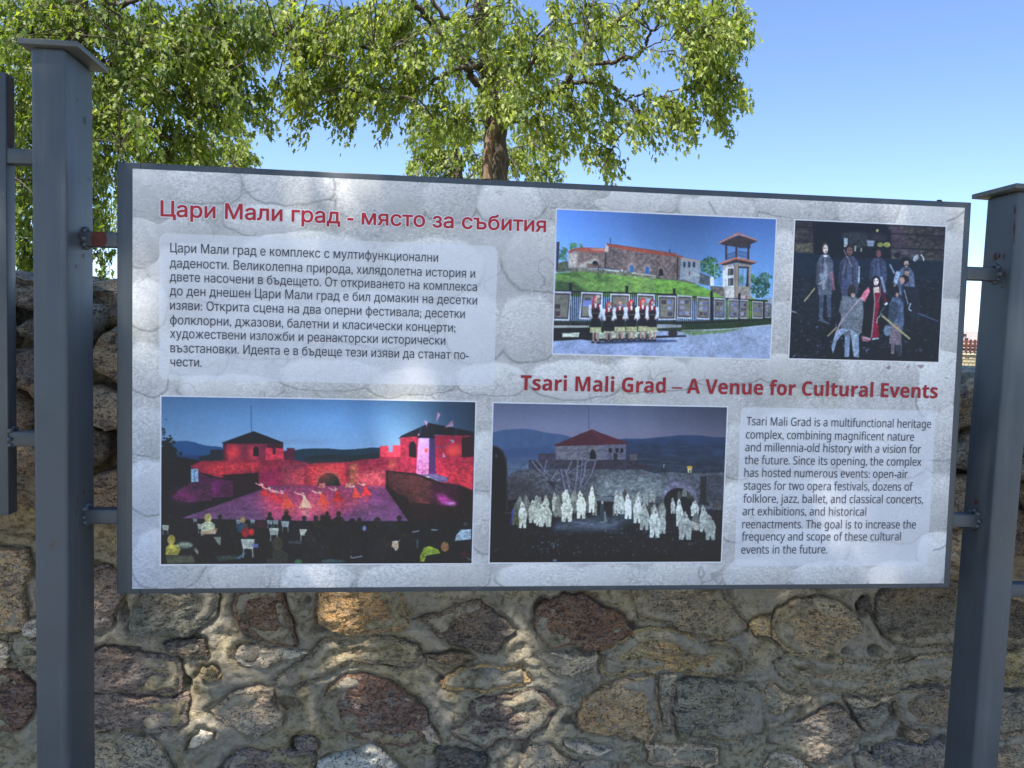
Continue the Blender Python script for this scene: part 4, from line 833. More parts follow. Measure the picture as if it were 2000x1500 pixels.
# ---------------------------------------------------------------- information boards
def plate(name, c, y, mat, parent):
    """flat rectangle facing the viewer, carrying a painted print"""
    x0, z0, x1, z1 = c.ext
    o = mesh_obj(name, [(x0, y, z0), (x1, y, z0), (x1, y, z1), (x0, y, z1)], [(0, 1, 2, 3)], mat, parent)
    uv = o.data.uv_layers.new(name='print')
    for i, q in enumerate([(0, 0), (1, 0), (1, 1), (0, 1)]): uv.data[i].uv = q
    return o
def frame_bars(parent, x0, x1, z0, z1, t=.04, d=.032):
    box('frame_bar', (x0, 0, z0), (x0+t, d, z1), STEEL, parent, .0016)
    box('frame_bar', (x1-t, 0, z0), (x1, d, z1), STEEL, parent, .0016)
    box('frame_bar', (x0+t, .0004, z1-t), (x1-t, d-.0004, z1-.0002), STEEL, parent, .0012)
    box('frame_bar', (x0+t, .0004, z0+.0002), (x1-t, d-.0004, z0+t), STEEL, parent, .0012)
def bracket(parent, x0, x1, z, h=.026, d=.026, yc=.015, weld=None):
    o = box('bracket', (x0, yc-d/2, z-h/2), (x1, yc+d/2, z+h/2), STEEL, parent, .002)
    if weld is not None:
        bm = bmesh.new()
        for i in range(9):
            a = i/8*2*math.pi; r = .0035+.002*rnd.random()
            mt = Matrix.Translation((weld, yc+math.cos(a)*d*.56, z+math.sin(a)*h*.56+(.004 if math.sin(a) > .5 else 0)))
            bmesh.ops.create_icosphere(bm, subdivisions=2, radius=r, matrix=mt @ Matrix.Diagonal((1.1, 1.5, 1.0, 1)))
        w = bm_obj('weld_bead', bm, WELD, o, True)
    return o
def rust_flake(parent, c, normal, r, seed, mat=None):
    """a thin irregular patch of bare rust standing half a millimetre proud of the paint"""
    rr = random.Random(seed); n = Vector(normal); u = n.cross(Vector((0, 0, 1))).normalized(); v = Vector((0, 0, 1))
    P = [Vector(c)+n*.0006]
    for i in range(14):
        a = i/14*2*math.pi; q = rr.uniform(.5, 1.15)
        P.append(Vector(c)+u*math.cos(a)*r[0]*q+v*math.sin(a)*r[1]*q+n*.0003)
    return mesh_obj('rust_patch', [tuple(p) for p in P], [(0, i+1, (i+1) % 14+1) for i in range(14)], mat or RUST, parent)

board = empty('information_board', (W/2, 0, 0))
tag(board, 'wide grey steel information board with two red headings and four printed photographs', 'information board', 'information boards along the stone wall')
frame_bars(board, 0, W, Z0, Z0+H)
# sheet
cs = paint_sheet(); GAIN = (1.07, 1.05, 1.01)
x0, z0, x1, z1 = cs.ext
box('backing_panel', (x0+.001, -.0012, z0+.001), (x1-.001, .0002, z1-.001), simple('aluminium_edge', (.5, .52, .54), .5), board)
sheet = plate('printed_sheet', cs, -.0016, print_material('cobble_print', cs.image('cobble_print'), GAIN), board)
for nm, fn, lab in (('ballet', paint_ballet, 'printed photograph of dancers in red on a red lit fortress stage'), ('chorus', paint_chorus, 'printed photograph of a white robed chorus below a fortress tower'),
                    ('church', paint_church, 'printed photograph of six women in folk costume below a stone church'), ('opera', paint_opera, 'printed photograph of a woman in red among men with pickaxes')):
    c = fn(); x0, z0, x1, z1 = c.ext
    c.im = np.stack([boxblur(c.im[..., q], 1)*.75+c.im[..., q]*.25 for q in range(3)], -1)      # the softness of an enlarged snapshot
    g1, g2, g3 = n2((c.h, c.w), 77, 2.4, 2), n2((c.h, c.w), 78, 6, 3), n2((c.h, c.w), 79, 2.2, 2)
    vv = np.clip((np.linspace(0, 1, c.h)-(0 if nm == 'opera' else .33))*12, 0, 1)[:, None]
    c.im = c.im*(1+vv*((.30 if nm != 'church' else .16)*n2((c.h, c.w), 81, 5.5, 3, 1.4)+(.22 if nm != 'church' else .11)*n2((c.h, c.w), 82, 3.0, 2, 1.2)+.16*n2((c.h, c.w), 83, 28, 3)))[..., None]
    c.im = c.im*(1+.05*g1+.04*g2)[..., None]+(.010*g3)[..., None]+np.stack([.006*g1, 0*g1, -.006*g2], -1)
    c.im = np.clip(c.im*1.05+np.array([.0, .012, .03]), 0, 1)
    bw = .0026
    mesh_obj('photograph_border', [(x0, -.0020, z0), (x1, -.0020, z0), (x1, -.0020, z1), (x0, -.0020, z1)], [(0, 1, 2, 3)], INK_WHITE, sheet)
    c.ext = (x0+bw, z0+bw, x1-bw, z1-bw)
    o = plate('printed_photograph', c, -.0024, print_material(nm+'_print', c.image(nm+'_print'), (1.20, 1.20, 1.17), .3), sheet)
    o['label'] = lab
# lettering
from mathutils.geometry import delaunay_2d_cdt
MATHSANS = {}
for _nm, _A, _a in (('bold', 0x1D5D4, 0x1D5EE), ('plain', 0x1D5A0, 0x1D5BA)):
    MATHSANS[_nm] = {**{65+i: _A+i for i in range(26)}, **{97+i: _a+i for i in range(26)}}
def fill_contours(co, edges):
    """fill glyph outlines by the non-zero rule: each outer contour with the holes that lie in it"""
    nb_ = {}
    for a, b in edges: nb_.setdefault(a, []).append(b); nb_.setdefault(b, []).append(a)
    seen, loops = set(), []
    for s0 in nb_:
        if s0 in seen: continue
        L, prev, cur = [s0], None, s0; seen.add(s0)
        while True:
            nx_ = [q for q in nb_[cur] if q != prev and q not in seen]
            if not nx_: break
            prev, cur = cur, nx_[0]; L.append(cur); seen.add(cur)
        if len(L) > 2: loops.append(L)
    # loops are wound the way the outline runs; walk direction is told by the vertex numbering
    E = []
    for L in loops:
        if not (L[1] == L[0]+1): L = [L[0]]+L[:0:-1]
        E += list(zip(L, L[1:]+L[:1]))
    vs_, es_, fs_, ov_, oe_, of_ = delaunay_2d_cdt([Vector((float(x), float(y))) for x, y in co[:, :2]], E, [], 0, 1e-6)
    A = np.array([co[a][:2] for a, _ in E], float); B = np.array([co[b][:2] for _, b in E], float)
    pts = np.array([v[:] for v in vs_]); F = np.array([tuple(f) for f in fs_ if len(f) == 3]); C = pts[F].mean(1)
    keep = np.zeros(len(C), bool)
    for k0 in range(0, len(C), 1500):
        c = C[k0:k0+1500]; up = (A[None, :, 1] <= c[:, None, 1]) & (B[None, :, 1] > c[:, None, 1]); dn = (A[None, :, 1] > c[:, None, 1]) & (B[None, :, 1] <= c[:, None, 1])
        dy = np.where(B[:, 1] == A[:, 1], 1, B[:, 1]-A[:, 1]); xi = A[None, :, 0]+(c[:, None, 1]-A[None, :, 1])*((B[:, 0]-A[:, 0])/dy)[None]
        r = xi > c[:, None, 0]; keep[k0:k0+1500] = ((up & r).sum(1)-(dn & r).sum(1)) != 0
    return pts, F[keep]
def lettering(name, body, left, right_x, mat, cap=None, bold=0.0, outline=None, parent=None, y=-.0022, face=None):
    """one line of print; left = photo pixel of the baseline start, right_x = photo pixel where the line ends"""
    p0 = to_panel([left])[0]
    zb = p0[1]
    # where the baseline reaches right_x
    lo, hi = left[1]-60, left[1]+60
    for _ in range(30):
        m = (lo+hi)/2
        if to_panel([(right_x, m)])[0][1] > zb: lo = m
        else: hi = m
    p1 = to_panel([(right_x, lo)])[0]
    wid = p1[0]-p0[0]
    cu = bpy.data.curves.new('text', 'FONT'); cu.body = body.translate(MATHSANS.get(face, {})); cu.size = 1.0; cu.resolution_u = 3; cu.fill_mode = 'NONE'
    ob = bpy.data.objects.new('text', cu); scene.collection.objects.link(ob)
    bpy.context.view_layer.update()
    me0 = bpy.data.meshes.new_from_object(ob.evaluated_get(bpy.context.evaluated_depsgraph_get()))
    bpy.data.objects.remove(ob); bpy.data.curves.remove(cu)
    n = len(me0.vertices); co = np.empty(n*3, np.float32); me0.vertices.foreach_get('co', co); co = co.reshape(-1, 3)
    pts, TF = fill_contours(co, [tuple(e.vertices) for e in me0.edges]); bpy.data.meshes.remove(me0); n = len(pts)
    sx = (wid-2*bold)/(co[:, 0].max()-co[:, 0].min()); sy = (cap-2*bold)/.727
    X = p0[0]+bold+(pts[:, 0]-co[:, 0].min())*sx; Z = zb+bold+pts[:, 1]*sy
    for off, mt, yy, nm in (((outline, INK_WHITE, y, 'lettering_outline'),) if outline else ())+((bold, mat, y-.0006, name),):
        # heavier weights are struck several times, each impression a hair in front of the last
        ring = [(0, 0)] if off <= 0 else [(off*math.cos(q*math.pi/4), off*math.sin(q*math.pi/4)) for q in range(8)]
        V, F = [], []
        for q, (dx, dz) in enumerate(ring):
            V.append(np.column_stack([X+dx, np.full(n, yy-q*.00002), Z+dz])); F.append(TF+q*n)
        o = mesh_obj(nm, np.vstack(V), np.vstack(F), mt, parent)
        o['label'] = ('line of print reading '+body[:60]) if nm != 'lettering_outline' else 'white outline of the Cyrillic heading'
SPACE = 1.0
lettering('heading', 'Цари Мали град - място за събития', (316, 422.6), 1067.5, INK_RED, .0282, .0007, .0024, sheet)
lettering('heading', 'Tsari Mali Grad – A Venue for Cultural Events', (1017.5, 761.5), 1830.5, INK_RED2, .0285, .00015, None, sheet, face='bold')
for body, l, r in (('Цари Мали град е комплекс с мултифункционални', (335, 492.5), 857), ('дадености. Великолепна природа, хилядолетна история и', (334, 522), 929), ('двете насочени в бъдещето. От откриването на комплекса', (334, 549), 932.7),
                   ('до ден днешен Цари Мали град е бил домакин на десетки', (334, 576.3), 933), ('изяви: Открита сцена на два оперни фестивала; десетки', (334.5, 604.4), 909), ('фолклорни, джазови, балетни и класически концерти;', (334.5, 633), 890.7),
                   ('художествени изложби и реанакторски исторически', (334.5, 659.5), 870.8), ('възстановки. Идеята е в бъдеще тези изяви да станат по-', (335, 687.6), 916.3), ('чести.', (335, 714.7), 396)):
    lettering('text_line', body, l, r, INK_DARK, .0166, 0.0, None, sheet)
for body, l, r in (('Tsari Mali Grad is a multifunctional heritage', (1458.2, 830), 1817.7), ('complex, combining magnificent nature', (1457, 856), 1784.6), ('and millennia-old history with a vision for', (1455.8, 880.7), 1798), ('the future. Since its opening, the complex', (1454.5, 905.8), 1799),
                   ('has hosted numerous events: open-air', (1453.8, 930.5), 1772), ('stages for two opera festivals, dozens of', (1452.6, 955.7), 1782), ('folklore, jazz, ballet, and classical concerts,', (1451.6, 981), 1802.4), ('art exhibitions, and historical', (1450.3, 1005.7), 1691),
                   ('reenactments. The goal is to increase the', (1449.6, 1031), 1788), ('frequency and scope of these cultural', (1448.6, 1055), 1758.5), ('events in the future.', (1447.6, 1080.5), 1615.4)):
    lettering('text_line', body, l, r, INK_DARK, .0166, 0.0, None, sheet, face='plain')

# posts: square steel tubes with rounded corners and a welded cap plate
def post(x0, x1, y0, y1, ztop, tilt, cap, parent):
    """cap = (x0, x1, y0, y1, thickness)"""
    o = box('post', (x0, y0, 0), (x1, y1, ztop), STEEL, parent, .007, 4)
    piv = Vector(((x0+x1)/2, (y0+y1)/2, 1.3))-world_loc(parent)
    T = Matrix.Translation(piv) @ Matrix.Rotation(tilt, 4, 'Y') @ Matrix.Translation(-piv)
    o.data.transform(T)
    c = box('post_cap', (cap[0], cap[2], ztop), (cap[1], cap[3], ztop+cap[4]), STEEL_CAP, o, .0012)
    c.data.transform(T)
    return o, T
lx0, lx1, ly0, ly1 = at(64, 700, -.062)[0], -.058, -.062, .055
lz = at(66, 86, ly0-.011)[2]
P1, _ = post(lx0, lx1, ly0, ly1, lz, math.radians(-.15), (at(35, 74, ly0-.011)[0], -.034, ly0-.011, ly1+.006, .0095), board)
P2, _ = post(1.660, 1.717, -.032, .058, at(1985, 368, -.05)[2], math.radians(1.25), (1.641, 1.752, -.050, .078, .0095), board)
zz = lambda x, y: at(x, y, .0)[2]
bracket(board, lx1-.004, .004, zz(228, 468), weld=lx1+.002); bracket(board, lx1-.004, .004, zz(228, 1010), weld=lx1+.002)
bracket(board, W-.004, 1.672, zz(1890, 533), weld=1.668); bracket(board, W-.004, 1.668, zz(1862, 1018), weld=1.654)
# red primer showing through on the upper left bracket, rust and chips
zb = zz(228, 468)
mesh_obj('primer_patch', [(-.042, .0012, zb-.0128), (-.022, .0012, zb-.0128), (-.017, .0012, zb-.004), (-.019, .0012, zb+.0128), (-.040, .0012, zb+.0128), (-.044, .0012, zb+.002)], [(0, 1, 2, 3, 4, 5)], PRIMER, board)
for i, (x, y, rx, rz) in enumerate(((156, 460, .004, .007), (160, 475, .008, .003), (165, 500, .002, .006), (150, 520, .002, .004), (152, 196, .0015, .004), (168, 236, .003, .008), (176, 350, .0015, .004), (152, 975, .003, .011), (164, 962, .005, .004), (150, 1000, .002, .009), (175, 960, .003, .003))):
    for yb in np.linspace(ly0, ly1, 60):
        if abs(at(x, y, yb)[0]-lx1) < .0012: rust_flake(P1, (lx1, yb, at(x, y, yb)[2]), (1, 0, 0), (rx, rz), i, simple('chipped_paint', (.03, .036, .045), .8, .4, 90) if i in (4, 5, 6) else None); break
def right_flake(x, y, rx, rz, seed):
    best = min(np.linspace(-.028, .055, 80), key=lambda q: abs(at(x, y, q)[0]-(1.660+.0218*(at(x, y, q)[2]-1.3))))
    p = at(x, y, best); rust_flake(P2, (p[0]-.0012, p[1], p[2]), (-1, 0, 0), (rx, rz), seed)
for i, q in enumerate(((1944, 502, .005, .010), (1952, 500, .003, .006), (1961, 502, .0025, .008), (1938, 548, .012, .004), (1963, 535, .003, .007), (1958, 560, .003, .003), (1907, 980, .006, .006), (1903, 1035, .006, .004), (1983, 410, .002, .010), (1982, 445, .003, .016), (1981, 470, .003, .014))):
    right_flake(*q, 40+i)
# screw head left standing on the top bar
bm = bmesh.new(); p = at(1834, 391, .012)
bmesh.ops.create_cone(bm, cap_ends=True, segments=8, radius1=.003, radius2=.0045, depth=.004, matrix=Matrix.Translation((p[0], .012, Z0+H+.002)))
bmesh.ops.create_icosphere(bm, subdivisions=1, radius=.0028, matrix=Matrix.Translation((p[0]+.004, .012, Z0+H+.002)))
bm_obj('screw', bm, RUST, board)

# the neighbouring boards, one step up on the left, one step down on the right
def neighbour(x0, x1, z0, z1, label):
    b = empty('information_board', ((x0+x1)/2, 0, 0)); tag(b, label, 'information board', 'information boards along the stone wall')
    frame_bars(b, x0, x1, z0, z1)
    box('printed_sheet', (x0+.031, -.0016, z0+.013), (x1-.03, 0, z1-.016), simple('plain_print', (.55, .56, .58), .5, .2, 6), b)
    return b
xr = at(12, 300, 0)[0]; zt = at(5, 140, 0)[2]
nb = neighbour(xr-W, xr, zt-H, zt, 'neighbouring grey board frame cut off at the left edge of the photo')
bracket(nb, xr-.004, lx0+.004, zz(35, 304)); bracket(nb, xr-.004, lx0+.004, zz(35, 858), weld=xr+.002)
box('post', (xr-W-.13, ly0, 0), (xr-W-.06, ly1, zt+.16), STEEL, nb, .007, 4)
fl = mesh_obj('rust_patch', [(xr+.0007, .004, zt-.002), (xr+.0007, .028, zt-.004), (xr+.0007, .029, zt-.10), (xr+.0007, .022, zt-.14), (xr+.0007, .012, zt-.12), (xr+.0007, .005, zt-.13)], [(0, 1, 2, 3, 4, 5)], simple('rust_film', (.055, .035, .03), .8, .4, 40), nb)
zr = zz(1990, 1150)
xl = 1.85
nb2 = neighbour(xl, xl+W, zr-.15, zr-.15+H, 'neighbouring grey board beyond the right edge, only its welded bracket showing')
bracket(nb2, 1.716, xl+.004, zr, yc=.0)
box('post', (xl+W+.06, -.035, 0), (xl+W+.13, .055, zr-.15+H+.15), STEEL, nb2, .007, 4)
# ---------------------------------------------------------------- rubble wall behind the boards
YW = 0.62
def wall_top(x):
    x = np.asarray(x, float)
    P = np.stack([x*2.2, x*0, x*0+3], -1)
    return 1.645-.068*(x+.25)+.018*fbm(P, 5, 3)
k = N('stone'); oi = k.new('ShaderNodeObjectInfo'); base = k.mix(1.0, oi.outputs['Color'], (2.95, 2.72, 2.32), 'MULTIPLY'); rndv = oi.outputs['Random']
va = k.new('ShaderNodeVectorMath', operation='ADD'); cb = k.new('ShaderNodeCombineXYZ'); k.put(cb.inputs[0], k.math('MULTIPLY', rndv, 31.0)); k.put(cb.inputs[2], k.math('MULTIPLY', rndv, 17.0))
k.l.new(k.pos((1, 1, 1.5)), va.inputs[0]); k.l.new(cb.outputs[0], va.inputs[1]); P = va.outputs[0]
b1 = k.noise(P, 9, 5, .62, .3); b2 = k.noise(P, 32, 5, .7, .5); b3 = k.noise(P, 130, 4, .7); b4 = k.noise(P, 420, 3, .6)
st = k.noise(k.pos((1, 1, 3.2)), 26, 5, .7, .8)
c = k.mix(k.ramp(b1, (.34, 0.0), (.62, 1.0)), k.mix(1.0, base, (.78, .76, .82), 'MULTIPLY'), k.mix(1.0, base, (1.75, 1.68, 1.52), 'MULTIPLY'))
c = k.mix(k.ramp(st, (.46, 0.0), (.60, .7)), c, k.mix(1.0, base, (2.1, 1.95, 1.75), 'MULTIPLY'))
c = k.mix(k.ramp(b2, (.36, .85), (.47, 0.0)), c, k.mix(1.0, base, (.45, .42, .46), 'MULTIPLY'))
c = k.mix(k.ramp(b3, (.38, .8), (.47, 0.0)), c, (.045, .042, .042))
c = k.mix(k.ramp(b3, (.54, 0.0), (.64, .65)), c, (.50, .48, .43))
lic = k.math('MULTIPLY', k.ramp(k.noise(P, 40, 5, .75, .6), (.57, 0.0), (.60, 1.0)), k.ramp(b1, (.47, 0.0), (.55, 1.0)))
c = k.mix(k.math('MULTIPLY', lic, k.math('SUBTRACT', 1.0, oi.outputs['Alpha'])), c, (.70, .70, .64))
hue = k.noise(P, 5.5, 3, .5)
c = k.mix(k.ramp(hue, (.45, 0.0), (.62, .42)), c, k.mix(1.0, c, (1.25, .98, .70), 'MULTIPLY'))
c = k.mix(k.ramp(k.noise(P, 17, 5, .75, 1.0), (.56, 0.0), (.62, .55)), c, k.mix(b3, (.30, .27, .20), (.60, .56, .46)))
c = k.mix(k.ramp(k.noise(P, 14, 4, .7, 1.5), (.488, 0.0), (.50, .9), (.512, 0.0)), c, (.04, .036, .032))
pale = k.noise(P, 62, 6, .78, .5)
c = k.mix(k.math('MULTIPLY', k.ramp(pale, (.515, 0.0), (.60, .75)), k.ramp(b1, (.36, .35), (.6, 1.0))), c, k.mix(.35, (.56, .53, .49), c))
c = k.mix(k.ramp(k.noise(P, 48, 5, .75, 1.2), (.38, .8), (.445, 0.0)), c, (.05, .045, .042))
h = k.math('ADD', k.math('ADD', k.math('MULTIPLY', st, 1.2), k.math('MULTIPLY', b3, .55)), k.math('MULTIPLY', b4, .14))
STONE = k.fin(c, .88, normal=k.bump(h, 1.0, .022), spec=.25)
k = N('lime_mortar'); P = k.pos((1, 1, 1.25))
b0 = k.noise(P, 2.1, 3, .5, .3); b1 = k.noise(P, 11, 5, .6, .4); b2 = k.noise(P, 60, 5, .7); b3 = k.noise(P, 300, 3, .6)
c = k.mix(k.ramp(b0, (.42, 0.0), (.58, 1.0)), (.56, .48, .34), (.54, .42, .21))
c = k.mix(k.ramp(b1, (.38, 0.0), (.68, .85)), c, (.66, .55, .35))
c = k.mix(k.ramp(b1, (.26, .85), (.46, 0.0)), c, (.22, .185, .125))
c = k.mix(k.ramp(b2, (.40, .7), (.49, 0.0)), c, (.13, .11, .07)); c = k.mix(k.ramp(b2, (.54, 0.0), (.66, .6)), c, (.74, .64, .47))
c = k.mix(k.ramp(k.noise(P, 24, 3), (.64, 0.0), (.68, .5)), c, (.07, .085, .035))
c = k.mix(k.ramp(k.noise(P, 5.0, 4, .6, .8), (.46, 0.0), (.58, .7)), c, k.mix(b2, (.40, .36, .29), (.68, .60, .47)))
c = k.mix(k.ramp(k.noise(P, 7.0, 5, .65, 1.0), (.56, 0.0), (.66, .75)), c, (.13, .105, .045))
c = k.mix(k.ramp(k.noise(P, 95, 4, .75), (.56, 0.0), (.66, .6)), c, (.72, .66, .54))
h = k.math('ADD', k.math('ADD', k.math('MULTIPLY', b1, 1.0), k.math('MULTIPLY', b2, 1.0)), k.math('MULTIPLY', b3, .35))
MORTAR = k.fin(c, .93, normal=k.bump(h, 1.0, .018), spec=.2)

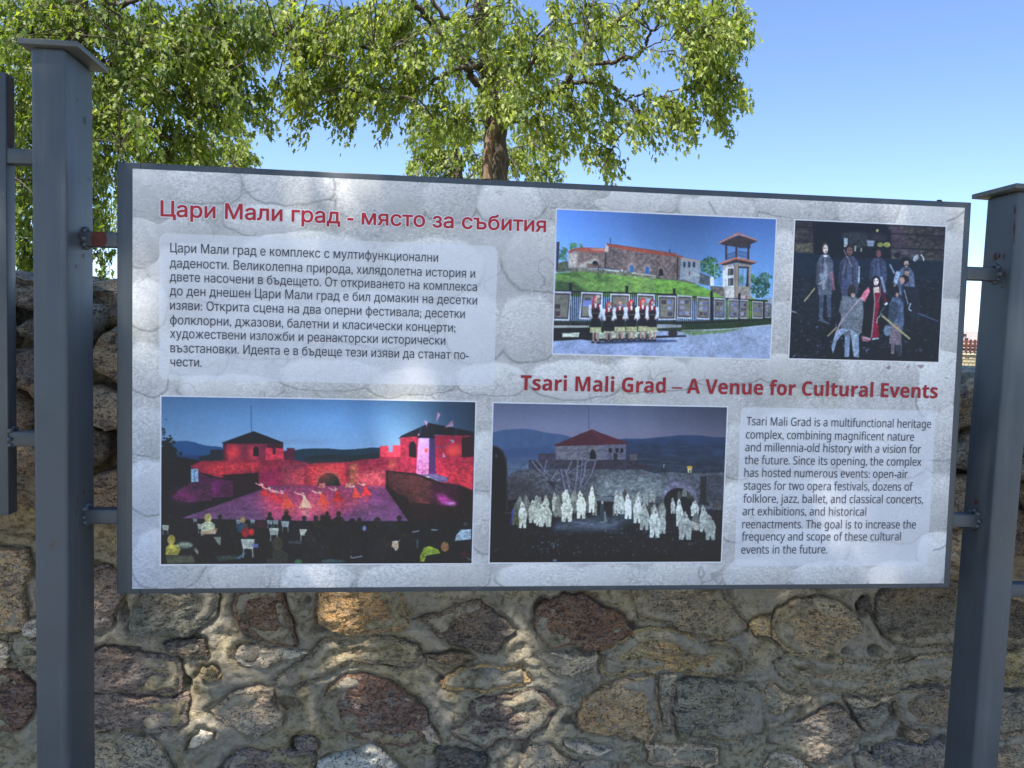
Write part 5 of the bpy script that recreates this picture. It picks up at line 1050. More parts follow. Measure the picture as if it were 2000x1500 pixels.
wall = empty('rubble_wall', (.8, YW+.25, 0))
tag(wall, 'old rubble stone wall with broad mortar joints standing behind the boards', 'wall')
OX = {'A': 0, 'B': 500, 'C': 1000, 'D': 1500}
def wp(cr, pts): return np.array([at(OX[cr]+x/4, 1125+y/4, YW-.02)[[0, 2]] for x, y in pts])
GREY, PURP, RED, TAN, OCH, DK, WHT, OLV, GRN = (.165, .165, .150), (.135, .118, .118), (.110, .070, .055), (.235, .200, .150), (.27, .175, .075), (.072, .068, .064), (.36, .355, .33), (.175, .155, .092), (.125, .132, .112)
STONES = [
 ('A', TAN, .03, .4, [(-260,-60),(-180,-180),(-20,-200),(150,-180),(235,-40),(180,80),(205,250),(160,400),(120,440),(0,470),(-120,430),(-240,200)]),
 ('A', WHT, .03, .6, [(160,420),(200,370),(270,350),(330,370),(340,450),(270,480),(180,480)]),
 ('A', GRN, .025, 1, [(30,490),(150,450),(280,500),(420,520),(440,680),(300,720),(250,760),(120,740),(60,680),(20,560)]),
 ('A', WHT, .02, .5, [(-160,520),(20,560),(50,660),(40,740),(-150,760)]),
 ('A', RED, .035, .8, [(-160,820),(-80,790),(0,765),(120,760),(200,830),(270,900),(280,1040),(190,1180),(80,1235),(-60,1210),(-150,1080)]),
 ('A', PURP, .045, 1, [(640,0),(700,-60),(850,-80),(930,0),(960,160),(890,260),(850,420),(790,450),(700,440),(640,300)]),
 ('A', (.085,.092,.085), .05, 1, [(1130,100),(1250,60),(1400,50),(1650,80),(1720,160),(1700,320),(1590,400),(1510,470),(1360,480),(1200,465),(1040,460),(1015,400),(1070,230)]),
 ('A', DK, .02, .6, [(1245,560),(1350,510),(1580,520),(1600,640),(1470,660),(1340,630)]),
 ('A', PURP, .055, .9, [(560,600),(700,590),(900,592),(1090,620),(1280,650),(1410,700),(1418,890),(1375,940),(1150,950),(1040,925),(860,905),(560,925)]),
 ('A', PURP, .055, .9, [(560,950),(850,930),(1000,945),(1080,975),(1240,972),(1370,962),(1460,940),(1470,1160),(1390,1250),(1100,1230),(1060,1195),(900,1195),(560,1215)]),
 ('A', (.23,.215,.18), .05, .7, [(560,1240),(900,1210),(1080,1290),(1180,1330),(1250,1400),(1330,1520),(1340,1700),(560,1700)]),
 ('A', WHT, .045, 1, [(1465,1370),(1490,1310),(1545,1230),(1640,1255),(1645,1280),(1580,1340),(1500,1378)]),
 ('A', (.20,.185,.12), .02, 1, [(1535,790),(1570,740),(1640,735),(1720,790),(1690,830),(1590,835)]),
 ('A', WHT, .045, .6, [(1815,660),(1880,580),(1990,545),(2100,590),(2300,600),(2390,620),(2280,660),(2120,690),(2080,740),(1900,735),(1840,710)]),
 ('A', (.11,.075,.055), .035, .7, [(1830,120),(2000,80),(2200,110),(2230,240),(2290,390),(2310,575),(2220,580),(1990,525),(1880,440),(1850,350),(1800,250)]),
 ('A', (.26,.235,.20), .05, .2, [(1620,1070),(1700,1030),(1800,940),(1900,890),(2000,880),(2110,900),(2120,1000),(2210,1070),(2180,1180),(2000,1250),(1900,1230),(1760,1180),(1680,1130)]),
 ('A', PURP, .04, .5, [(1700,1560),(1790,1440),(1900,1370),(2050,1400),(2200,1390),(2440,1400),(2440,1700),(1660,1700)]),
 ('B', (.235,.175,.10), .05, .9, [(490,200),(520,110),(700,70),(1000,70),(1100,120),(1140,230),(1190,380),(1130,450),(1000,460),(850,465),(700,450),(580,420),(490,380),(470,300)]),
 ('B', (.085,.075,.07), .06, 1, [(1230,360),(1370,310),(1500,260),(1640,230),(1770,195),(1870,280),(2000,380),(2060,430),(1950,480),(1880,580),(1750,585),(1560,550),(1420,470),(1300,390)]),
 ('B', (.115,.074,.060), .06, .0, [(475,960),(560,890),(700,820),(840,795),(960,830),(1100,870),(1230,980),(1320,1060),(1350,1180),(1300,1280),(1170,1350),(1000,1350),(850,1300),(700,1250),(590,1230),(520,1160),(480,1060)]),
 ('B', (.30,.25,.21), .03, .6, [(1290,1185),(1350,1190),(1440,1290),(1430,1320),(1330,1290),(1300,1240)]),
 ('B', (.095,.078,.075), .055, .9, [(1500,1220),(1600,1180),(1690,1090),(1680,990),(1740,945),(1880,955),(2000,955),(2150,905),(2290,960),(2360,1050),(2290,1180),(2150,1310),(2000,1340),(1910,1320),(1880,1370),(1780,1385),(1650,1320),(1540,1280)]),
 ('B', (.14,.12,.085), .025, 1, [(1330,640),(1560,630),(1740,660),(1560,720),(1450,790),(1330,730)]),
 ('B', PURP, .03, .6, [(290,1290),(380,1260),(470,1310),(470,1390),(340,1390)]),
 ('B', (.30,.33,.34), .05, .6, [(450,1700),(470,1480),(620,1430),(750,1380),(930,1350),(1020,1420),(1130,1500),(1150,1700)]),
 ('B', DK, .045, .8, [(1425,1360),(1550,1360),(1800,1420),(1780,1520),(1750,1700),(1420,1700)]),
 ('B', (.125,.118,.092), .012, 1, [(160,900),(130,820),(420,620),(500,500),(700,475),(950,485),(1160,510),(1290,570),(1315,660),(1230,740),(1000,700),(800,700),(640,740),(480,830),(250,910)]),
 ('B', (.30,.23,.12), .014, 1, [(1440,840),(1600,745),(1850,715),(2100,740),(2160,860),(2050,900),(1900,925),(1700,920),(1540,925),(1450,900)]),
 ('C', (.105,.072,.058), .06, 1, [(160,380),(230,280),(350,180),(430,130),(560,150),(700,220),(830,300),(890,370),(970,460),(850,500),(740,570),(650,590),(520,550),(430,570),(330,590),(230,530),(180,450)]),
 ('C', (.17,.15,.115), .045, .3, [(960,130),(1080,70),(1400,60),(1660,90),(1700,200),(1800,310),(1860,420),(1830,480),(1700,520),(1590,515),(1450,480),(1200,395),(1030,350),(980,240)]),
 ('C', (.29,.28,.25), .045, .6, [(200,640),(400,628),(680,610),(660,700),(590,770),(500,800),(360,780),(250,730)]),
 ('C', (.19,.165,.10), .016, 1, [(680,640),(730,575),(900,515),(1080,415),(1200,425),(1450,505),(1700,545),(1770,600),(1840,780),(1650,805),(1400,785),(1200,745),(1060,765),(950,795),(760,815),(690,750)]),
 ('C', (.25,.195,.125), .065, .9, [(520,1200),(540,1060),(590,960),(680,900),(740,850),(960,800),(1130,800),(1155,950),(1150,1080),(1185,1190),(1080,1300),(950,1250),(880,1290),(820,1250),(640,1240)]),
 ('C', (.135,.138,.118), .05, 1, [(1280,830),(1350,805),(1640,820),(1900,870),(1985,930),(1988,1270),(1800,1300),(1640,1310),(1480,1250),(1330,1270),(1300,1220),(1262,1080)]),
 ('C', (.21,.205,.18), .02, 1, [(1165,790),(1295,790),(1275,1000),(1285,1190),(1240,1235),(1195,1190),(1165,1000)]),
 ('C', (.42,.43,.42), .04, .8, [(420,1340),(430,1310),(600,1320),(780,1380),(700,1405),(520,1390),(450,1350)]),
 ('C', (.30,.25,.20), .04, .7, [(1060,1340),(1300,1360),(1420,1340),(1630,1370),(1620,1480),(1540,1500),(1300,1480),(1060,1500)]),
 ('C', (.25,.22,.175), .05, .7, [(40,1520),(160,1345),(300,1340),(420,1450),(700,1480),(900,1500),(1000,1700),(40,1700)]),
 ('C', (.28,.22,.13), .035, .7, [(1870,400),(1950,340),(2030,335),(2040,480),(1930,480)]),
 ('D', (.22,.195,.14), .06, .1, [(60,330),(80,260),(280,190),(420,170),(540,200),(650,260),(700,350),(700,420),(620,460),(540,520),(400,650),(330,650),(180,600),(70,510),(50,420)]),
 ('D', DK, .03, 1, [(720,250),(780,170),(830,220),(830,290),(740,300)]),
 ('D', (.095,.092,.082), .05, 1, [(880,180),(960,60),(1200,40),(1500,60),(1600,100),(1600,540),(1400,560),(1150,580),(1040,550),(930,480),(880,360),(860,230)]),
 ('D', (.185,.165,.115), .03, 1, [(30,700),(180,630),(420,660),(700,672),(1000,700),(1200,650),(1400,615),(1600,620),(1600,850),(1400,850),(1200,850),(1000,880),(900,915),(600,925),(380,925),(280,880),(130,820)]),
 ('D', (.27,.23,.17), .045, .4, [(0,870),(60,855),(180,930),(350,960),(350,1020),(200,1050),(90,1080),(10,1075)]),
 ('D', (.32,.28,.21), .04, .8, [(620,960),(760,970),(850,990),(1030,935),(1000,985),(860,1010),(780,1030),(640,1010)]),
 ('D', (.15,.138,.125), .055, .6, [(20,1290),(140,1180),(330,1140),(440,1070),(540,1035),(620,1080),(720,1200),(740,1300),(660,1380),(580,1430),(420,1470),(300,1450),(150,1370),(30,1340)]),
 ('D', (.145,.135,.115), .05, 1, [(1010,980),(1060,920),(1200,870),(1480,880),(1600,900),(1600,1150),(1300,1190),(1120,1200),(1030,1130)]),
 ('D', (.14,.135,.12), .02, 1, [(660,1045),(960,1045),(950,1180),(880,1230),(770,1215),(710,1140)]),
 ('D', (.15,.145,.14), .055, .8, [(900,1370),(1000,1320),(1200,1320),(1420,1290),(1600,1300),(1600,1700),(740,1700),(720,1430),(800,1400),(860,1440)]),
 ('D', TAN, .02, 1, [(1110,1270),(1140,1225),(1250,1230),(1290,1290),(1200,1310)]),
 ('D', (.34,.31,.27), .05, .7, [(-20,1520),(60,1400),(200,1400),(330,1500),(420,1700),(-20,1700)]),
 ('D', (.17,.16,.14), .045, .8, [(1700,930),(1860,890),(2060,900),(2280,960),(2280,1160),(2060,1210),(1850,1250),(1700,1200)]),
 ('D', OLV, .03, 1, [(1700,640),(1880,600),(2060,590),(2250,640),(2250,840),(2000,870),(1700,880)]),
 ('D', DK, .06, 1, [(1700,150),(1900,90),(2200,120),(2300,300),(2280,560),(2000,580),(1700,560)]),
 ('D', TAN, .045, .8, [(1700,1300),(1850,1275),(2050,1240),(2300,1250),(2300,1700),(1700,1700)]),
]
def inpoly(P, poly):
    x, y = P[:, 0], P[:, 1]; r = np.zeros(len(P), bool)
    for a, b in zip(poly, np.roll(poly, -1, 0)):
        if a[1] == b[1]: continue
        c = ((a[1] > y) != (b[1] > y)) & (x < (b[0]-a[0])*(y-a[1])/(b[1]-a[1])+a[0]); r ^= c
    return r
def resample(poly, n):
    q = np.vstack([poly, poly[:1]]); L = np.r_[0, np.cumsum(np.hypot(*np.diff(q, axis=0).T))]
    t = np.linspace(0, L[-1], n, endpoint=False)
    return np.column_stack([np.interp(t, L, q[:, 0]), np.interp(t, L, q[:, 1])])
TTL = (np.r_[0, 0, .02, .05, .09, np.linspace(.15, .93, 14)], np.r_[0, 0, .04, .12, .25, .45, .65, .85]); HHL = (np.r_[-1.2, .55, .85, .95, np.ones(15)], np.r_[-1.2, .5, .85, .95, 1, 1, 1, 1])
def stone(poly, col, proud, lichen, seed, rough=1.0, fine=False):
    n = 120 if fine else 64; TT, HH = (TTL[0], HHL[0]) if fine else (TTL[1], HHL[1]); o = resample(poly, n)
    o = o+np.column_stack([.015*fbm(np.column_stack([o*22, np.full(n, seed*3.1+k_*9)]), 3, 4, .75) for k_ in (0, 1)])
    c = o.mean(0); o = c+(o-c)*(1+.05*vnoise(np.column_stack([o*14, np.full(n, seed*1.7)]), 4)[:, None])
    size = math.sqrt(abs(np.ptp(o[:, 0])*np.ptp(o[:, 1])))
    tx, tz = rnd.gauss(0, .10), rnd.gauss(0, .10)
    fac = [(rnd.uniform(0, 2*math.pi), rnd.uniform(.10, .45), rnd.uniform(.05, .32)*size) for _ in range(6)]
    def facet(p):
        v = np.zeros(len(p))
        for a_, g_, d_ in fac: v = np.minimum(v, g_*(d_-((p[:, 0]-c[0])*math.cos(a_)+(p[:, 1]-c[1])*math.sin(a_))))
        return v*min(1, rough)
    V = []
    for t, h in zip(TT, HH):
        p = c+(o-c)*(1-t)
        q3 = np.column_stack([p, np.full(n, seed*2.3)])
        y = proud*h+(tx*(p[:, 0]-c[0])+tz*(p[:, 1]-c[1]))*min(1, h+.3)
        if h > 0: y = y+rough*(.020*fbm(q3*9, 1, 3)*min(1, size/.2)+.013*fbm(q3*np.array([26, 40, 30]), 2, 3)+.008*np.abs(fbm(q3*np.array([55, 95, 60]), 6, 3)))*(.35+.65*h)
        if h > 0: y = np.maximum(y+facet(p)*h, .004*h)
        V.append(np.column_stack([p[:, 0], YW-y, p[:, 1]]))
    q3 = np.array([[c[0], c[1], seed*2.3]]); V.append(np.array([[c[0], YW-proud-float(rough*(.020*fbm(q3*9, 1, 3)*min(1, size/.2)+.007*fbm(q3*42, 2, 3))[0]), c[1]]]))
    V = np.vstack(V); K = len(TT)
    r_, i_ = np.arange(K-1)[:, None]*n, np.arange(n)[None]; j_ = (i_+1) % n
    F = np.stack([r_+i_, r_+j_, r_+n+j_, r_+n+i_], -1).reshape(-1, 4)
    i1 = np.arange(n); cap_ = np.stack([(K-1)*n+i1, (K-1)*n+(i1+1) % n, np.full(n, K*n), np.full(n, K*n)], -1)
    F = np.vstack([F, cap_])
    F = [tuple(f) if f[2] != f[3] else tuple(f[:3]) for f in F.tolist()]
    ob = mesh_obj('stone', V, F, STONE, wall, True, loc=(c[0], YW, c[1]))
    ob.color = (*col, lichen)
    return ob, o
polys = []
for i, (cr, col, proud, lic, pts) in enumerate(STONES):
    p = wp(cr, pts)
    if p[:, 1].min() < 0.02: p[:, 1] = np.maximum(p[:, 1], .02)
    _, o = stone(p, col, .006+proud*.28, lic, i+1, 1.0, True); polys.append(o)
# everything the traced stones leave open is filled with cells, flatter and ledge-like higher up
tr = np.vstack([resample(p, 40) for p in polys])
X0, X1 = -2.4, 4.0
seeds = []
zrow = .06
while zrow < 1.75:
    hrow = rnd.uniform(.10, .17) if zrow < .9 else rnd.uniform(.075, .125)
    x = X0+rnd.uniform(0, .2)
    while x < X1:
        seeds.append((x+rnd.gauss(0, .03), zrow+rnd.gauss(0, .022))); x += rnd.uniform(.15, .32)
    zrow += hrow
seeds = np.array(seeds)
keep = np.ones(len(seeds), bool)
for p in polys:
    c = p.mean(0); keep &= ~inpoly(seeds, c+(p-c)*1.12)
vis = (seeds[:, 0] > at(30, 1300, YW)[0]) & (seeds[:, 0] < at(1990, 1300, YW)[0]) & (seeds[:, 1] < at(1000, 1170, YW)[2]) & (seeds[:, 1] > at(1000, 1500, YW)[2]-.03)
d = np.array([np.hypot(*(tr-s).T).min() for s in seeds]); keep &= (d > .035) & ~(vis & (d < .055))
seeds = seeds[keep & (seeds[:, 1] < wall_top(seeds[:, 0])+.02)]
allp = np.vstack([seeds, tr])
PAL = [GREY, PURP, TAN, (.2, .185, .16), (.13, .12, .11), (.24, .2, .14), (.15, .13, .12), (.105, .10, .095), (.28, .26, .23)]
na = 0
def to_px(P):
    q = _R @ (np.array(P)-CAM); return 1000+FPX*q[0]/q[2], 750+FPX*q[1]/q[2]
def prio(s):
    x, y = to_px((s[0], YW, s[1])); gap = min(abs(x-45), abs(x-208), abs(x-1885), abs(x-1990)); low = 0 if y > 1140 and -60 < x < 2060 and y < 1560 else 1e3
    return min(gap if y > 520 else gap+400, low)
for s in sorted(seeds.tolist(), key=prio):
    s = np.array(s)
    if na > 205: break
    cell = np.array([[s[0]-.24, s[1]-.16], [s[0]+.24, s[1]-.16], [s[0]+.24, s[1]+.16], [s[0]-.24, s[1]+.16]])
    dd = np.hypot(*(allp-s).T); near = allp[(dd > 1e-6) & (dd < .5)]
    for q in near:
        mid, nrm = (s+q)/2, q-s; nrm = nrm/np.hypot(*nrm); mid = mid-nrm*.008
        out = []
        for a, b in zip(cell, np.roll(cell, -1, 0)):
            da, db = (a-mid) @ nrm, (b-mid) @ nrm
            if da <= 0: out.append(a)
            if (da < 0) != (db < 0): out.append(a+(b-a)*da/(da-db))
        cell = np.array(out)
        if len(cell) < 3: break
    if len(cell) < 3: continue
    c = cell.mean(0)
    r = resample(cell, 24); r = (r+np.roll(r, 1, 0)+np.roll(r, -1, 0))/3; r = (r+np.roll(r, 1, 0)+np.roll(r, -1, 0))/3
    if np.ptp(r[:, 0]) < .05 or np.ptp(r[:, 1]) < .035: continue
    r[:, 1] = np.clip(r[:, 1], .01, wall_top(r[:, 0])+.03)
    up = s[1] > at(200, 1080, YW)[2] and s[1] < 1.9
    col = rnd.choice(PAL); stone(r, col, rnd.uniform(.03, .11) if up else rnd.uniform(.012, .035), rnd.uniform(.2, 1), 100+na, 1.5 if up else 1.0); polys.append(r); na += 1
# mortar body
gx = np.r_[np.linspace(X0, -.95, 60, endpoint=False), np.linspace(-.95, 2.65, 620, endpoint=False), np.linspace(2.65, X1, 50)]; gt = np.r_[np.linspace(0, .2, 14, endpoint=False), np.linspace(.2, 1, 240)]
nx, nz = len(gx), len(gt)
GX, GT = np.meshgrid(gx, gt); GZ = GT*(wall_top(GX)+.01)
P2 = np.column_stack([GX.ravel(), GZ.ravel()])
q = np.column_stack([P2, np.zeros(len(P2))])
hgt = .012*fbm(q*4, 11, 3)+.010*fbm(q*18, 12, 4)+.004*fbm(q*70, 13, 2)
grid = {}
cs_ = .04
ed = np.vstack([resample(p, 64) for p in polys])
for i, e in enumerate(ed): grid.setdefault((int(e[0]//cs_), int(e[1]//cs_)), []).append(i)
dist = np.full(len(P2), .05)
ci, cj = (P2[:, 0]//cs_).astype(int), (P2[:, 1]//cs_).astype(int)
order = np.lexsort((cj, ci)); key = ci[order]*10000+cj[order]
br = np.flatnonzero(np.r_[True, key[1:] != key[:-1]]); br = np.r_[br, len(key)]
for a, b in zip(br[:-1], br[1:]):
    ids = order[a:b]; i, j = ci[ids[0]], cj[ids[0]]
    L = [w for u in (-1, 0, 1) for v in (-1, 0, 1) for w in grid.get((i+u, j+v), [])]
    if not L: continue
    E = ed[L]; pp = P2[ids]
    dist[ids] = np.minimum(dist[ids], np.sqrt(((pp[:, None]-E[None])**2).sum(-1)).min(1))
crev = np.exp(-(dist/.0075)**2)*(.5+.5*np.clip(vnoise(q*11, 15)*1.6+.2, 0, 1))
hgt = hgt+.014*np.exp(-((dist-.022)/.016)**2)-.020*crev
upz = np.clip((P2[:, 1]-at(200, 1120, YW)[2])/.15, 0, 1); hgt -= .035*upz
for cr, x, y, rx, ry, dp in (('A', 950, 300, 30, 70, .06), ('A', 950, 585, 110, 20, .05), ('A', 1440, 500, 90, 22, .05), ('A', 1440, 870, 40, 50, .06), ('A', 1150, 1270, 70, 40, .03), ('B', 400, 200, 25, 30, .05), ('B', 500, 430, 70, 35, .05), ('B', 240, 1020, 90, 60, .05), ('B', 800, 590, 40, 25, .02),
                       ('B', 290, 1340, 30, 60, .06), ('B', 1440, 830, 25, 30, .03), ('C', 240, 240, 60, 80, .04), ('C', 420, 600, 190, 18, .05), ('C', 960, 410, 30, 40, .05), ('C', 1030, 785, 80, 15, .04), ('C', 450, 1150, 60, 40, .045), ('C', 100, 1380, 90, 60, .05), ('C', 10, 470, 20, 15, .05), ('C', 1720, 150, 15, 40, .04), ('C', 1870, 440, 20, 30, .05),
                       ('D', 620, 600, 40, 30, .05), ('D', 850, 600, 50, 45, .07), ('D', 850, 330, 20, 30, .05), ('D', 520, 650, 30, 30, .05), ('D', 780, 230, 50, 60, .03), ('D', 1080, 1240, 50, 50, .04), ('D', 800, 1360, 60, 30, .04), ('D', 1000, 1120, 40, 80, .035), ('A', 990, 40, 60, 60, .03)):
    c0 = wp(cr, [(x, y)])[0]; kx = rx/4*.00135; kz = ry/4*.00135
    hgt -= dp*np.exp(-(((P2[:, 0]-c0[0])/kx)**2+((P2[:, 1]-c0[1])/kz)**2)**1.5)
V = np.column_stack([P2[:, 0], YW-hgt, P2[:, 1]])
idx = np.arange(nx*nz).reshape(nz, nx)
F = np.stack([idx[:-1, :-1], idx[:-1, 1:], idx[1:, 1:], idx[1:, :-1]], -1).reshape(-1, 4)
# rough top and back
nt = 14
tops = []
for i in range(1, nt+1):
    yy = YW+.55*i/nt; zt_ = wall_top(gx)+.01+.03*fbm(np.column_stack([gx*7, np.full(nx, yy*7), np.zeros(nx)]), 21, 3)
    tops.append(np.column_stack([gx, np.full(nx, yy), zt_]))
tops.append(np.column_stack([gx, np.full(nx, YW+.56), np.zeros(nx)]))
V = np.vstack([V]+tops); b0 = (nz-1)*nx
for i in range(nt+1):
    a = np.arange(nx)+b0+i*nx
    F = np.vstack([F, np.stack([a[:-1], a[1:], a[1:]+nx, a[:-1]+nx], -1)])
mesh_obj('mortar', V, F, MORTAR, wall, True)
# loose coping stones along the top
xs = X0
while xs < X1:
    w = rnd.uniform(.16, .34); bm = bmesh.new(); bmesh.ops.create_icosphere(bm, subdivisions=3, radius=1)
    sd_ = rnd.random()*50; zc = float(wall_top(xs+w/2)); hh = rnd.uniform(.035, .06); yc = YW+.13
    co = np.array([v.co[:] for v in bm.verts]); co = np.sign(co)*np.abs(co)**.6
    co = co*(1+.34*fbm(co*1.5+sd_, 31, 4, .6)[:, None])+.10*fbm(co*5+sd_, 32, 3)[:, None]
    for v, c in zip(bm.verts, co): v.co = (xs+w/2+c[0]*w*.54, yc+c[1]*.17, zc+.0+c[2]*hh)
    o = bm_obj('stone', bm, STONE, wall, True); o.color = (*rnd.choice(PAL), .3); xs += w*.96
# ---------------------------------------------------------------- ground
def ground_mat(name, a, b, sc):
    k = N(name); P = k.pos(); n1 = k.noise(P, sc, 5, .6); n2_ = k.noise(P, sc*14, 4, .7)
    c = k.mix(k.ramp(n1, (.35, 0.0), (.65, 1.0)), a, b); c = k.mix(k.ramp(n2_, (.4, .5), (.6, 0.0)), c, tuple(v*.5 for v in a))
    return k.fin(c, .95, normal=k.bump(n2_, .8, .02), spec=.1)
G1 = ground_mat('dry_grass_and_earth', (.20, .17, .11), (.10, .12, .045), 1.4)
nx = 90
u = np.sign(np.linspace(-1, 1, nx))*np.abs(np.linspace(-1, 1, nx))**3*900
gx, gy = np.meshgrid(u, u); gz = .05*fbm(np.stack([gx*.3, gy*.3, gx*0], -1), 61, 3)*np.clip(np.hypot(gx, gy)/6-.5, 0, 1)
gz -= .0
idx = np.arange(nx*nx).reshape(nx, nx)
F = np.stack([idx[:-1, :-1], idx[:-1, 1:], idx[1:, 1:], idx[1:, :-1]], -1).reshape(-1, 4)
tag(mesh_obj('ground', np.column_stack([gx.ravel(), gy.ravel(), gz.ravel()]), F, G1, None, True), kind='structure')

G2 = ground_mat('pale_bounce_gravel', (.52, .48, .40), (.42, .39, .33), 2.0)  # unseen pale strip of ground, added to bounce light onto board and wall
pv = [(-14, -9, .012), (14, -9, .012), (14, -.9, .012), (-14, -.9, .012), (-14, -9, -.1), (14, -9, -.1), (14, -.9, -.1), (-14, -.9, -.1)]
tag(mesh_obj('bounce_path', [(x, y, z+.06) for x, y, z in pv], [(0, 1, 2, 3), (0, 4, 5, 1), (1, 5, 6, 2), (2, 6, 7, 3), (3, 7, 4, 0)], G2), kind='structure')
# ---------------------------------------------------------------- trees
def bark_mat(name, a, b):
    k = N(name); P = k.pos((1, 1, .22)); n1 = k.noise(P, 22, 5, .65, .6); n2_ = k.noise(P, 90, 4, .7)
    c = k.mix(k.ramp(n1, (.35, 0.0), (.65, 1.0)), a, b)
    return k.fin(c, .9, normal=k.bump(k.math('ADD', n1, k.math('MULTIPLY', n2_, .4)), 1.0, .03), spec=.2)
BARK = bark_mat('bark', (.055, .045, .036), (.15, .125, .10)); BARK_RED = bark_mat('reddish_wood', (.14, .095, .065), (.29, .205, .145))
def leaf_mat(name, a, b, c3, trans=.42):
    k = N(name); at_ = k.new('ShaderNodeAttribute', attribute_name='tint'); f = at_.outputs['Fac']
    c = k.ramp(f, (0.0, a), (.55, b), (1.0, c3))
    k.put(k.b.inputs['Base Color'], c); k.b.inputs['Roughness'].default_value = .5; k.b.inputs['Specular IOR Level'].default_value = .4
    tr = k.new('ShaderNodeBsdfTranslucent'); k.put(tr.inputs[0], k.mix(1.0, c, (2.0, 2.1, .6), 'MULTIPLY'))
    mx = k.new('ShaderNodeMixShader'); mx.inputs[0].default_value = trans
    k.l.new(k.b.outputs[0], mx.inputs[1]); k.l.new(tr.outputs[0], mx.inputs[2]); k.l.new(mx.outputs[0], k.out.inputs[0])
    return k.m
LEAF = leaf_mat('maple_leaf', (.10, .145, .036), (.225, .275, .065), (.38, .42, .13))
LEAF_DK = leaf_mat('shaded_maple_leaf', (.065, .105, .024), (.14, .19, .038), (.28, .32, .08))  # darker copy of the maple leaf, the crown's shade put into its colour
LEAF_YL = leaf_mat('young_leaf', (.13, .18, .042), (.22, .27, .065), (.33, .37, .12))
TPL = np.array([(0, 0), (.22, .30), (.40, .15), (.60, .34), (.68, .12), (1.08, 0), (.68, -.12), (.60, -.34), (.40, -.15), (.22, -.30)])
def leaves(name, C, OUT, mat, parent, size=.10, droop=.8, spread=.6, kind='stuff', shift=0.0):
    n = len(C)
    d = OUT*spread*.8+np.array([0, 0, -droop*1.15])+rng.normal(0, .40, (n, 3)); d /= np.linalg.norm(d, axis=1)[:, None]
    up = np.array([0, 0, .75])+OUT*.45+rng.normal(0, .55, (n, 3))
    s = np.cross(d, up); s /= np.linalg.norm(s, axis=1)[:, None]+1e-9; nn = np.cross(s, d)
    sz = size*rng.uniform(.6, 1.2, n)
    fold = rng.uniform(.05, .45, n); curl = rng.uniform(-.25, .15, n)
    V = np.empty((n, 10, 3))
    for i, (a, b) in enumerate(TPL):
        V[:, i] = C+(d*a+s*b)*sz[:, None]+nn*(abs(b)*fold+a*a*curl)[:, None]*sz[:, None]
    base = (np.arange(n)*10)[:, None]
    F = np.concatenate([base+np.array([[0, 5, 4, 3, 2, 1]]), base+np.array([[0, 9, 8, 7, 6, 5]])], 1).reshape(-1, 6)
    o = mesh_obj(name, V.reshape(-1, 3), F, mat, parent)
    tint = np.clip(np.repeat(rng.normal(.45, .20, n)+shift, 2), 0, 1)
    a = o.data.attributes.new('tint', 'FLOAT', 'FACE'); a.data.foreach_set('value', tint.astype(np.float32))
    if kind: o['kind'] = kind
    return o
def tube_data(pts, r, sides=6):
    pts = np.array(pts, float); n = len(pts); r = np.interp(np.linspace(0, 1, n), np.linspace(0, 1, len(r)), r)
    T = np.gradient(pts, axis=0); T /= np.linalg.norm(T, axis=1)[:, None]+1e-9
    ref = np.array([.31, .77, .2]) if abs(T[0, 2]) > .7 else np.array([0, 0, 1.0])
    A = np.cross(T, ref); A /= np.linalg.norm(A, axis=1)[:, None]+1e-9; B = np.cross(T, A)
    th = np.arange(sides)/sides*2*np.pi
    V = (pts[:, None]+(A[:, None]*np.cos(th)[None, :, None]+B[:, None]*np.sin(th)[None, :, None])*r[:, None, None]).reshape(-1, 3)
    i = np.arange(n-1)[:, None]*sides; j = np.arange(sides)[None]; k2 = (j+1) % sides
    F = np.stack([i+j, i+k2, i+k2+sides, i+j+sides], -1).reshape(-1, 4)
    return V, F
def smooth_path(pts, m=8):
    pts = np.array(pts, float); t = np.linspace(0, len(pts)-1, (len(pts)-1)*m+1); out = []
    P = np.vstack([2*pts[0]-pts[1], pts, 2*pts[-1]-pts[-2]])
    for u in t:
        i = min(int(u), len(pts)-2); f = u-i; p0, p1, p2, p3 = P[i], P[i+1], P[i+2], P[i+3]
        out.append(.5*(2*p1+(p2-p0)*f+(2*p0-5*p1+4*p2-p3)*f*f+(3*p1-p0-3*p2+p3)*f**3))
    return np.array(out)
